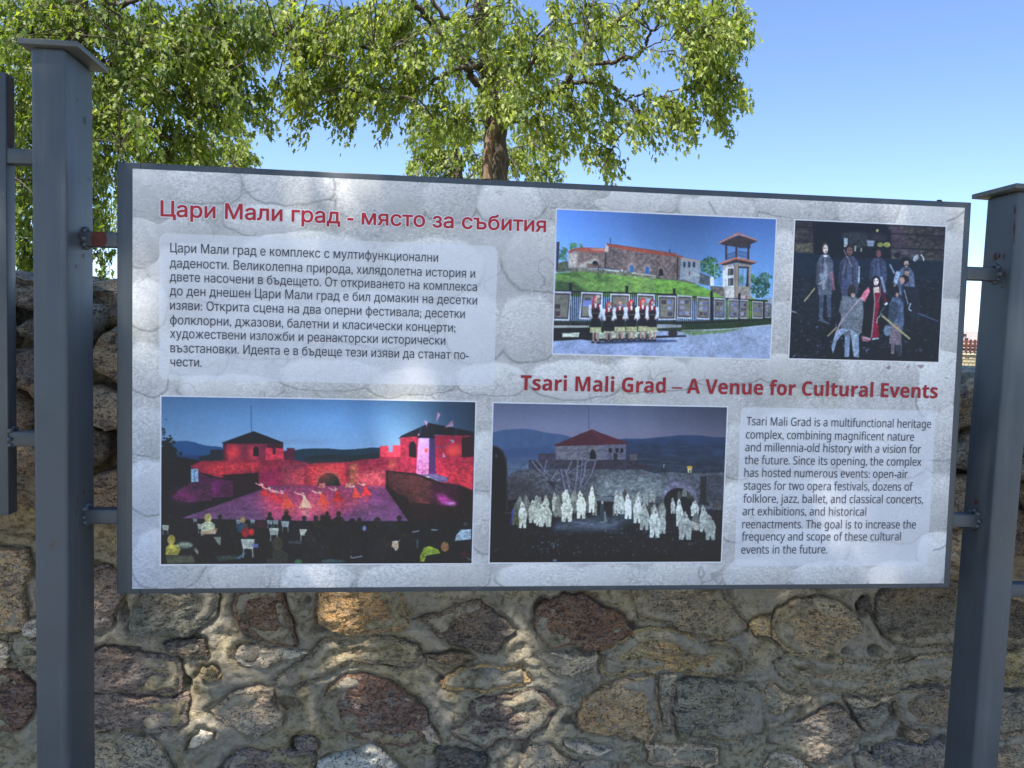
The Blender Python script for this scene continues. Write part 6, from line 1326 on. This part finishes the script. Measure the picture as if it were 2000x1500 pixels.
def make_tree(label, cat_group, base_px, D, trunk, limbs, blobs, mat, nleaf_per, leafsize, seed, sub=46, twig_r=.007, ltwig=.30, lift=0, name='maple_tree'):
    """trunk: (px,py,radius) from the ground up; limbs: list of ([(px,py,depth offset)...], r0, r1); blobs: (px,py,rx,ry,depth offset,clusters)"""
    r = np.random.default_rng(seed)
    P = lambda x, y, dd=0: atd(x, y, D+dd)
    b = P(*base_px); root = empty(name, (b[0], b[1], 0)); tag(root, label, 'tree', cat_group)
    tp = np.array([P(x, y, 0) for x, y, _ in trunk]); tp = np.vstack([[tp[0][0], tp[0][1], 0], tp]); rr = [trunk[0][2]*1.25]+[q[2] for q in trunk]
    sp = smooth_path(tp, 6); sp[:, :2] += .015*r.normal(0, 1, (len(sp), 2)); V, F = tube_data(sp, rr, 16)
    ang = np.tile(np.arange(16)/16*2*np.pi, len(sp)); cen = np.repeat(sp, 16, 0)
    V = cen+(V-cen)*(1+.10*fbm(np.column_stack([np.cos(ang)*2, np.sin(ang)*2, V[:, 2]*1.3]), 5, 3)+.06*np.sin(ang*5+V[:, 2]))[:, None]
    mesh_obj('trunk', V, F, BARK, root, True)
    pool = [sp[len(sp)//3:]]
    for pts, r0, r1 in limbs:
        q = smooth_path([P(*a) for a in pts], 6); q[1:-1] += r.normal(0, .012, (len(q)-2, 3)); V, F = tube_data(q, [r0*.74, r1*.8], 8)
        mesh_obj('branch', V, F, BARK, root, True); pool.append(q)
    pool = np.vstack(pool)
    cl = []
    for (x, y, rx, ry, dd, n) in blobs:
        y -= lift*(2.0 if x < 800 and y > 100 else 1.0) if y > 60 else 0
        for _ in range(max(2, int(n*.54))):
            a = r.uniform(0, 2*np.pi); q = r.uniform(0, 1)**.5; e = r.normal(0, 1)
            cl.append(P(x+rx*q*math.cos(a), y+ry*q*math.sin(a), dd+e*.75*max(rx, ry)/140))
    cl = np.array(cl); TV, TF, off = [], [], 0
    def add(pts, rr, sides=4):
        nonlocal off
        V, F = tube_data(pts, rr, sides); TV.append(V); TF.append(F+off); off += len(V)
    nodes = cl[r.choice(len(cl), min(sub, len(cl)), replace=False)]
    ext = [pool]
    for nd in nodes:
        j = np.argmin(((pool-nd)**2).sum(1)); a = pool[j]; L = np.linalg.norm(nd-a); m = (a+nd)/2+np.array([0, 0, .12*L])+r.normal(0, .06*L, 3)
        q = smooth_path([a, m, nd], 6); add(q, [.010+.010*L, .007], 5); ext.append(q)
    ext = np.vstack(ext); C, O, SH = [], [], []
    ctr = cl.mean(0)
    for c in cl:
        j = np.argmin(((ext-c)**2).sum(1)); a = ext[j]; L = np.linalg.norm(c-a)
        out = c-ctr; out[2] *= .3; out /= np.linalg.norm(out)+1e-9
        tip = c+out*ltwig*.4+np.array([0, 0, -ltwig*r.uniform(.4, 1.0)])
        m = (a+c)/2+np.array([0, 0, .16*L])+r.normal(0, .05*L+.01, 3)
        q = smooth_path([a, m, c, tip], 4); add(q, [twig_r*1.2, .0025], 4)
        nl = max(3, int(r.normal(nleaf_per, nleaf_per*.3)))
        ts = r.uniform(.45, 1, nl)*(len(q)-1); i0 = ts.astype(int).clip(0, len(q)-2); f = (ts-i0)[:, None]
        pp = q[i0]*(1-f)+q[i0+1]*f+r.normal(0, .05, (nl, 3)); C.append(pp); SH.append(np.full(nl, r.normal(0, .17)))
        o = r.normal(0, 1, (nl, 3)); o[:, 2] *= .3; o /= np.linalg.norm(o, axis=1)[:, None]; O.append(o*.7+out*.5)
    tw = mesh_obj('twigs', np.vstack(TV), np.vstack(TF), BARK, root); tw['kind'] = 'stuff'
    leaves('foliage', np.vstack(C), np.vstack(O), mat, root, leafsize, shift=np.concatenate(SH))
    return root

# the tall maple above the middle of the board
mt = make_tree('tall maple with drooping sunlit leaves rising behind the middle of the board', 'trees beyond the wall', (968, 900), 12.0,
    [(968, 700, .19), (967, 350, .175), (967, 230, .15), (958, 150, .125), (946, 70, .11), (937, 0, .10), (925, -220, .07), (915, -480, .04)],
    [([(962, 190, 0), (925, 155, -.2), (912, 130, -.3), (875, 82, -.5), (845, 45, -.6), (807, 5, -.8), (760, -80, -1)], .085, .05),
     ([(950, 130, 0), (912, 132, -.3), (872, 142, -.5), (830, 172, -.6), (800, 190, -.9), (730, 200, -1.2)], .06, .02),
     ([(940, 40, 0), (912, 38, -.2), (885, 42, -.4), (852, 15, -.5), (820, -60, -.6)], .06, .03),
     ([(900, 40, -.4), (901, 90, -.3), (897, 160, -.2)], .02, .012),
     ([(948, 120, 0), (1000, 150, -.3), (1050, 112, -.5), (1072, 96, -.6), (1110, 100, -.7), (1124, 120, -.8)], .055, .045),
     ([(965, 215, 0), (1040, 200, -.4), (1105, 165, -.7), (1118, 128, -.8), (1150, 88, -.9), (1182, 62, -1), (1212, 35, -1.1), (1250, 5, -1.2), (1300, -80, -1.3)], .08, .04),
     ([(1130, 125, -.8), (1190, 124, -1), (1216, 111, -1.1), (1234, 114, -1.2), (1257, 95, -1.3), (1264, 80, -1.3), (1285, 45, -1.4), (1305, 15, -1.5)], .045, .018),
     ([(1257, 95, -1.3), (1290, 82, -1.4), (1325, 78, -1.5), (1365, 90, -1.5)], .015, .006), ([(1262, 96, -1.3), (1300, 102, -1.4), (1340, 118, -1.6)], .014, .006), ([(1262, 80, -1.3), (1275, 62, -1.2), (1300, 50, -1.2), (1345, 35, -1.3)], .014, .006),
     ([(1105, 160, -.7), (1155, 162, -.9), (1195, 170, -1), (1215, 190, -1.1), (1240, 218, -1.2), (1260, 250, -1.2)], .045, .015),
     ([(1224, 196, -1.1), (1240, 188, -1.1), (1257, 185, -1.2), (1270, 196, -1.3), (1310, 178, -1.4), (1350, 172, -1.5)], .02, .007),
     ([(1150, 88, -.9), (1148, 60, -.9), (1158, 20, -1), (1160, -30, -1)], .022, .014), ([(1195, 40, -1), (1230, 50, -1.1), (1262, 30, -1.1), (1290, 10, -1.1)], .018, .008),
     ([(1000, 150, -.3), (1010, 175, -.4), (1030, 180, -.5)], .05, .04), ([(958, 240, 0), (1000, 238, -.3), (1040, 245, -.5), (1090, 270, -.6)], .035, .012),
     ([(937, 0, 0), (990, -90, .3), (1060, -220, .5)], .06, .03), ([(930, -100, 0), (860, -220, .3), (800, -330, .5)], .055, .025), ([(960, 170, 0), (900, 100, 1.0), (820, 60, 2.0)], .06, .02), ([(960, 160, 0), (1040, 80, 1.2), (1140, 40, 2.2)], .06, .02),
     ([(760, 120, -.9), (700, 90, -1.2), (620, 60, -1.5), (560, 50, -1.7)], .03, .01), ([(845, 45, -.6), (760, 110, -.9)], .035, .03)],
    [(560, 50, 52, 46, -1.6, 56), (630, 45, 70, 45, -1.4, 50), (620, 150, 62, 60, -1.4, 84), (570, 205, 42, 40, -1.6, 46), (690, 120, 75, 70, -1.2, 84), (680, 205, 62, 42, -1.2, 60), (600, 262, 24, 32, -1.5, 14), (662, 258, 18, 22, -1.3, 9), (690, 262, 14, 24, -1.3, 8), (752, 250, 24, 34, -1.1, 18),
     (755, 150, 80, 72, -1.0, 84), (740, 40, 70, 45, -1.0, 44), (810, 95, 60, 60, -.6, 44), (830, 205, 60, 45, -.6, 54), (880, 250, 50, 40, -.4, 36), (800, 20, 60, 30, -.8, 24), (890, 60, 40, 50, .6, 22), (905, 130, 60, 60, .8, 34), (980, 60, 60, 60, -.4, 60), (1010, 140, 60, 55, -.7, 58),
     (985, 200, 50, 30, -1.2, 36), (1050, 200, 70, 50, -.8, 66), (1060, 60, 60, 60, -.6, 50), (1120, 30, 60, 40, .8, 26), (1080, 260, 60, 40, -.7, 44), (1150, 235, 50, 40, -.8, 40), (1180, 290, 30, 32, -.9, 17), (1200, 330, 22, 22, -.9, 10), (1135, 310, 16, 22, -.9, 3), (1160, 130, 50, 50, .8, 26), (1200, 40, 50, 30, .6, 14),
     (1190, 190, 40, 36, -1, 22), (1240, 245, 44, 26, -1.2, 24), (1290, 225, 44, 26, -1.3, 24), (1310, 15, 60, 26, -1.4, 34), (1370, 40, 56, 42, -1.4, 70), (1395, 95, 46, 40, -1.5, 60), (1350, 110, 40, 30, -1.5, 30), (1425, 30, 26, 40, -1.5, 22), (1448, 48, 14, 14, -1.6, 5), (1440, 85, 16, 14, -1.6, 6),
     (1385, 135, 40, 26, -1.5, 20), (1345, 160, 26, 18, -1.4, 8), (1400, 185, 44, 32, -1.5, 34), (1435, 190, 18, 24, -1.6, 10), (1390, 235, 36, 26, -1.5, 22), (1340, 270, 18, 28, -1.4, 14), (1300, 270, 18, 14, -1.3, 6), (1320, 215, 40, 22, -1.4, 16), (1260, 150, 50, 40, -1.3, 7), (1280, 60, 60, 40, 0, 8), (1215, 80, 40, 40, -1, 10), (1425, 130, 14, 14, -1.5, 4), (1120, 105, 44, 34, -1.5, 22), (1165, 70, 30, 30, -1.6, 14), (880, 90, 34, 40, -1.2, 18), (925, 20, 34, 34, -1.0, 18), (1200, 20, 40, 26, -1.8, 14),
     (700, -90, 160, 70, -.9, 90), (930, -80, 160, 80, -.3, 80), (1180, -80, 160, 70, -.7, 80), (1380, -50, 90, 50, -1.1, 44), (860, -260, 190, 100, 0, 90), (1100, -240, 180, 90, .2, 80), (950, -420, 160, 90, .2, 60), (900, 120, 240, 110, 2.6, 60)],
    LEAF, 27, .088, 3, sub=90, ltwig=.28, lift=14)
# paler reddish strip down the left of its trunk
sw = smooth_path([atd(951, 352, 11.86), atd(953, 300, 11.87), atd(960, 262, 11.86), atd(974, 232, 11.85), atd(983, 214, 11.84)], 5); V, F = tube_data(sw, [.085, .075, .07, .05], 8); mesh_obj('reddish_strip', V, F, BARK_RED, mt, True)

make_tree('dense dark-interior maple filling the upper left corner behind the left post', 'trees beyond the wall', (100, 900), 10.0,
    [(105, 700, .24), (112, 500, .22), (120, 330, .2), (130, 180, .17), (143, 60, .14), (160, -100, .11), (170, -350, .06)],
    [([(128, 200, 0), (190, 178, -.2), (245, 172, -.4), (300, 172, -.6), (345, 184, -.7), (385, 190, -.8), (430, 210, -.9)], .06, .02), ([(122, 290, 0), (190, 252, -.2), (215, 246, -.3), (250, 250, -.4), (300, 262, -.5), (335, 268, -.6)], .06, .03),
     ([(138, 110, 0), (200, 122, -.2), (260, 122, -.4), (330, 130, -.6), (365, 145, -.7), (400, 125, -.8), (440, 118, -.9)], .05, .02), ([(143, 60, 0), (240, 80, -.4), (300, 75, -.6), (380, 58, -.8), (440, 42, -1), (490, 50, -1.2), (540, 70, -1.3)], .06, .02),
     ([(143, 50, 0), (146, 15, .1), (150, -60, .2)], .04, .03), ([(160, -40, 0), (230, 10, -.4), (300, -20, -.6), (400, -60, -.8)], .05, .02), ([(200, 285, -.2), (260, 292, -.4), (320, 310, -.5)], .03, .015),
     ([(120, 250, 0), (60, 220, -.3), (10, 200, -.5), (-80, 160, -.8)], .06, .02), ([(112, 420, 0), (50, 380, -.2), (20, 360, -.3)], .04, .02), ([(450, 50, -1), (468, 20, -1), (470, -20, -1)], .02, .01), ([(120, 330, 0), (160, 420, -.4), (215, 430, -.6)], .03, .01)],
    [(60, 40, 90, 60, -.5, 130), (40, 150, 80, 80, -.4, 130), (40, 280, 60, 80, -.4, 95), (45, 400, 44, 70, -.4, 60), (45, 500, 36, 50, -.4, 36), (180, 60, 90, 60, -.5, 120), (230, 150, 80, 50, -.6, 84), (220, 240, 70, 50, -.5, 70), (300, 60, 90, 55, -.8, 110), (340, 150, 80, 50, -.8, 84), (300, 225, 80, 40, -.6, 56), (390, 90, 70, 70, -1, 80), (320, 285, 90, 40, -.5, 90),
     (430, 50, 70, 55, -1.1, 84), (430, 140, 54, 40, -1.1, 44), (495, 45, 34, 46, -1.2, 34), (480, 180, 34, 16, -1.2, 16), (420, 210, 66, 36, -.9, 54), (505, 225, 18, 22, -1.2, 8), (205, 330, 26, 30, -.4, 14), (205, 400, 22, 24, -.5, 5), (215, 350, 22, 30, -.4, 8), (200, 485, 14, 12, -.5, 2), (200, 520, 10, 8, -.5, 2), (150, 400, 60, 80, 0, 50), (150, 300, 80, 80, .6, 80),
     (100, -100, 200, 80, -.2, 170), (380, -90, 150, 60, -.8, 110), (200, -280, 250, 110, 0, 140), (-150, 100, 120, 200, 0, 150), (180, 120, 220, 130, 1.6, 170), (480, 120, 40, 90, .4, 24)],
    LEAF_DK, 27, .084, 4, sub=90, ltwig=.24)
make_tree('pale green leafy tree further back, its crown low behind the maple trunk', 'trees beyond the wall', (900, 900), 19.0,
    [(905, 700, .16), (900, 420, .13), (895, 330, .10), (890, 260, .07)], [([(900, 380, 0), (850, 270, -.2), (835, 258, -.2)], .04, .015), ([(900, 360, 0), (980, 300, -.2), (1040, 280, -.3)], .04, .015), ([(900, 350, 0), (860, 320, -.3), (815, 310, -.3)], .03, .015)],
    [(845, 265, 46, 52, 0, 110), (850, 325, 52, 36, 0, 100), (910, 300, 56, 52, .2, 120), (975, 310, 50, 40, 0, 90), (1040, 320, 46, 36, 0, 90), (1010, 260, 60, 40, .3, 80), (900, 225, 70, 44, .3, 90), (1075, 338, 26, 18, 0, 20), (1090, 300, 26, 26, 0, 14), (920, 400, 120, 60, .3, 80)],
    LEAF_YL, 22, .10, 5, sub=40, ltwig=.28, name='leafy_tree')
make_tree('bright yellow-green treetop peeping from behind the dark maple', 'trees beyond the wall', (430, 900), 21.0,
    [(400, 700, .16), (400, 420, .13), (405, 330, .10), (415, 270, .06)], [([(400, 400, 0), (440, 300, 0), (460, 270, 0)], .04, .015), ([(400, 420, 0), (330, 340, 0)], .04, .02), ([(400, 500, 0), (300, 430, 0), (215, 440, 0)], .04, .02)],
    [(450, 265, 34, 38, 0, 90), (440, 310, 52, 30, 0, 120), (480, 312, 24, 16, 0, 24), (380, 310, 60, 50, 0, 110), (420, 380, 100, 60, 0, 110), (300, 400, 90, 70, 0, 70), (210, 435, 22, 18, 0, 26), (214, 405, 18, 12, 0, 8)],
    LEAF_YL, 22, .10, 6, sub=30, ltwig=.28, name='leafy_tree')
# the big tree behind the viewer: its crown shades the boards and lets only flecks of sun through
def shade_tree():
    r = np.random.default_rng(21)
    S = np.array(SUN[:]); ctr = np.array([.8, .2, 1.1])+S*6.0
    root = empty('shade_tree', (-3.9, -4.6, 0)); tag(root, 'large maple standing behind the viewer, out of the picture, shading the boards', 'tree', 'trees on the path side')
    tp = np.array([(-3.9, -4.6, 0), (-3.85, -4.55, 1.2), (-3.7, -4.4, 2.6), (-3.3, -4.2, 4.2), (-2.9, -4.0, 6.0), (-2.7, -3.9, 8.5)])
    V, F = tube_data(smooth_path(tp, 5), [.30, .24, .2, .17, .12, .05], 14); mesh_obj('trunk', V, F, BARK, root, True)
    C, O, TV, TF, off = [], [], [], [], 0
    e1 = np.cross(S, [0, 0, 1]); e1 /= np.linalg.norm(e1); e2 = np.cross(e1, S)
    pool = smooth_path(tp, 5)[12:]
    for i in range(9):
        a = i/9*2*math.pi+.2; tgt = ctr+e1*2.1*math.cos(a)+e2*1.9*math.sin(a); st = pool[r.integers(0, len(pool)-6)]
        q = smooth_path([st, (st+tgt)/2+np.array([0, 0, .5]), tgt], 8); V, F = tube_data(q, [.10, .02], 7); mesh_obj('branch', V, F, BARK, root, True); pool = np.vstack([pool, q])
    # flecks: (photo x, photo y, radius m, share of leaves missing there) on the plane of the board
    FL = [(935, 440, .11, .72), (850, 510, .13, .66), (710, 600, .16, .66), (1050, 395, .08, .65), (640, 470, .08, .4), (560, 640, .10, .5), (1000, 650, .07, .3), (1580, 392, .045, .8), (1660, 396, .045, .85), (1740, 400, .045, .85), (1820, 408, .045, .8), (1340, 350, .05, .5), (98, 135, .055, .97), (98, 165, .05, .9), (90, 200, .05, .6), (700, 740, .08, .55), (1100, 690, .07, .5), (1150, 500, .08, .45),
          (470, 1250, .05, .5), (300, 1400, .07, .7), (900, 1330, .10, .85), (1010, 1330, .08, .8), (1250, 1400, .08, .6), (1550, 1330, .09, .65), (700, 1320, .09, .6), (500, 1450, .08, .7), (900, 1450, .08, .6), (1400, 1250, .07, .55), (1100, 1250, .06, .5), (45, 750, .06, .6), (205, 700, .05, .6), (40, 1250, .07, .7), (40, 1450, .06, .8), (1640, 1480, .06, .7), (400, 1370, .05, .6)]
    FP = np.array([at(x, y, -.062 if x < 190 and y < 600 else 0 if y < 1200 else YW) for x, y, _, _ in FL])
    n = 23000
    for _ in range(2):
        a = r.uniform(0, 2*np.pi, n); q = r.uniform(0, 1, n)**.5; dz = r.normal(0, .55, n)
        p = ctr+e1*(2.9*q*np.cos(a))[:, None]+e2*(2.6*q*np.sin(a))[:, None]+S*dz[:, None]
        dens = fbm(p*1.9, 71, 3)*.8+fbm(p*5.0, 72, 2)*.45
        kp = r.uniform(-.9, .55, n) < dens+.46
        for f, (_, _, rad, sh) in zip(FP, FL):
            v = p-f; along = v @ S; perp = np.linalg.norm(v-along[:, None]*S, axis=1)
            kp &= ~(r.uniform(0, 1, n) < sh*.92*np.clip((rad+.06-perp)/.09, 0, 1))
        kp &= (p[:, 1] < .3+.0*p[:, 2]) | (p[:, 2] > 5.2)
        C.append(p[kp])
    for x, y in ((1020, 605), (1030, 570), (1015, 640)):      # extra leaves added to the unseen crown to block a sun fleck
        C.append(at(x, y, 0)+S*r.uniform(5.2, 6.6, (150, 1))+r.normal(0, .06, (150, 3)))
    C = np.vstack(C); O = r.normal(0, 1, C.shape); O[:, 2] *= .3
    sel = C[r.choice(len(C), 900, replace=False)]
    for c in sel:
        j = np.argmin(((pool-c)**2).sum(1)); q = smooth_path([pool[j], (pool[j]+c)/2+r.normal(0, .08, 3), c], 4); V, F = tube_data(q, [.010, .003], 4); TV.append(V); TF.append(F+off); off += len(V)
    mesh_obj('twigs', np.vstack(TV), np.vstack(TF), BARK, root)['kind'] = 'stuff'
    leaves('foliage', C, O, LEAF, root, .125, droop=.15, spread=.9)
shade_tree()

# sprigs rooted in the top of the wall
SPR = leaf_mat('sprig_leaf', (.09, .10, .05), (.15, .16, .08), (.2, .2, .12))
for (px_, py_, h, lab) in ((199, 575, .035, 'taller feathery weed sprig on the wall top beside the left post'), (212, 577, .024, 'short weed sprig on the wall top beside the board frame')):
    b = at(px_, py_, YW+.12); b[2] = float(wall_top(b[0]))+.02; root = empty('weed_sprig', b); tag(root, lab, 'plant', 'weeds on the wall top')
    st, lf, lo = [], [], 0
    TV, TF, C, O = [], [], [], []
    for i in range(5):
        tip = b+np.array([rnd.gauss(0, h*.35), rnd.gauss(0, .01), h*rnd.uniform(.7, 1.3)]); q = smooth_path([b, (b+tip)/2+np.array([rnd.gauss(0, .003), 0, 0]), tip], 4)
        V, F = tube_data(q, [.0012, .0005], 4); TV.append(V); TF.append(F+lo); lo += len(V)
        for s_ in np.linspace(2, len(q)-1, 8): C.append(q[int(s_)]+np.array([rnd.gauss(0, .003), rnd.gauss(0, .003), 0])); O.append([rnd.gauss(0, 1), rnd.gauss(0, 1), 1.2])
    mesh_obj('stem', np.vstack(TV), np.vstack(TF), SPR, root); leaves('foliage', np.array(C), np.array(O), SPR, root, .011, droop=-.3, kind='stuff')

# far off: sunlit ruin with a red brick band, seen through the slit by the right post
def ruin():
    D = 26.0; p = lambda x, y: atd(x, y, D)
    a, b = p(1868, 690), p(1960, 690); x0, x1, y = a[0], b[0], a[1]
    z = lambda yy: p(1893, yy)[2]
    root = empty('ruined_building', ((x0+x1)/2, y, 0)); tag(root, 'distant sunlit stone building with a red brick upper storey, between board and right post', 'building')
    YEL = simple('yellow_limestone', (.42, .36, .23), .9, .3, 4, .5); RB = simple('red_brick', (.28, .10, .075), .9, .3, 6, .4); WHB = simple('pale_render', (.5, .47, .44), .9, .3, 5, .3); DKW = simple('dark_opening', (.05, .035, .03), .9)
    box('stone_storey', (x0, y, 0), (x1, y+3, z(692)), YEL, root); box('cornice', (x0-.05, y-.08, z(693)), (x1+.05, y-.003, z(689)), simple('pale_cornice', (.55, .50, .36), .9), root)
    box('brick_storey', (x0, y+.05, z(692)), (x1, y+3, z(665)), RB, root); box('chimney_stack', (p(1893, 650)[0], y+.3, z(665)), (x1, y+2, z(646)), WHB, root)
    for yy in (672, 680, 687): box('rail', (x0, y-.03, z(yy)), (x1, y+.02, z(yy)+.03), WHB, root)
    for q in range(5):
        xx = p(1884+q*9, 680)[0]; box('railing_post', (xx, y-.08, z(691)), (xx+.05, y-.03, z(663)), simple('iron_post', (.09, .04, .035), .8), root)
    for xx, yy in ((1893, 652), (1897, 660), (1900, 690)): q = p(xx, yy)[0]; box('window', (q, y-.004 if yy > 670 else y+.28, z(yy+4)), (q+.12, y+.03 if yy > 670 else y+.32, z(yy)), DKW, root)
    rr = random.Random(3)
    for i in range(7):
        for j in range(11):
            xx = x0+(x1-x0)*(j+.5*(i % 2))/11; z0_ = z(740)+(z(696)-z(740))*i/7
            box('stone_block', (xx+.01, y-.03-rr.random()*.02, z0_+.01), (min(x1, xx+(x1-x0)/11)-.01, y-.001, z0_+(z(696)-z(740))/7-.02), YEL, root)
ruin()
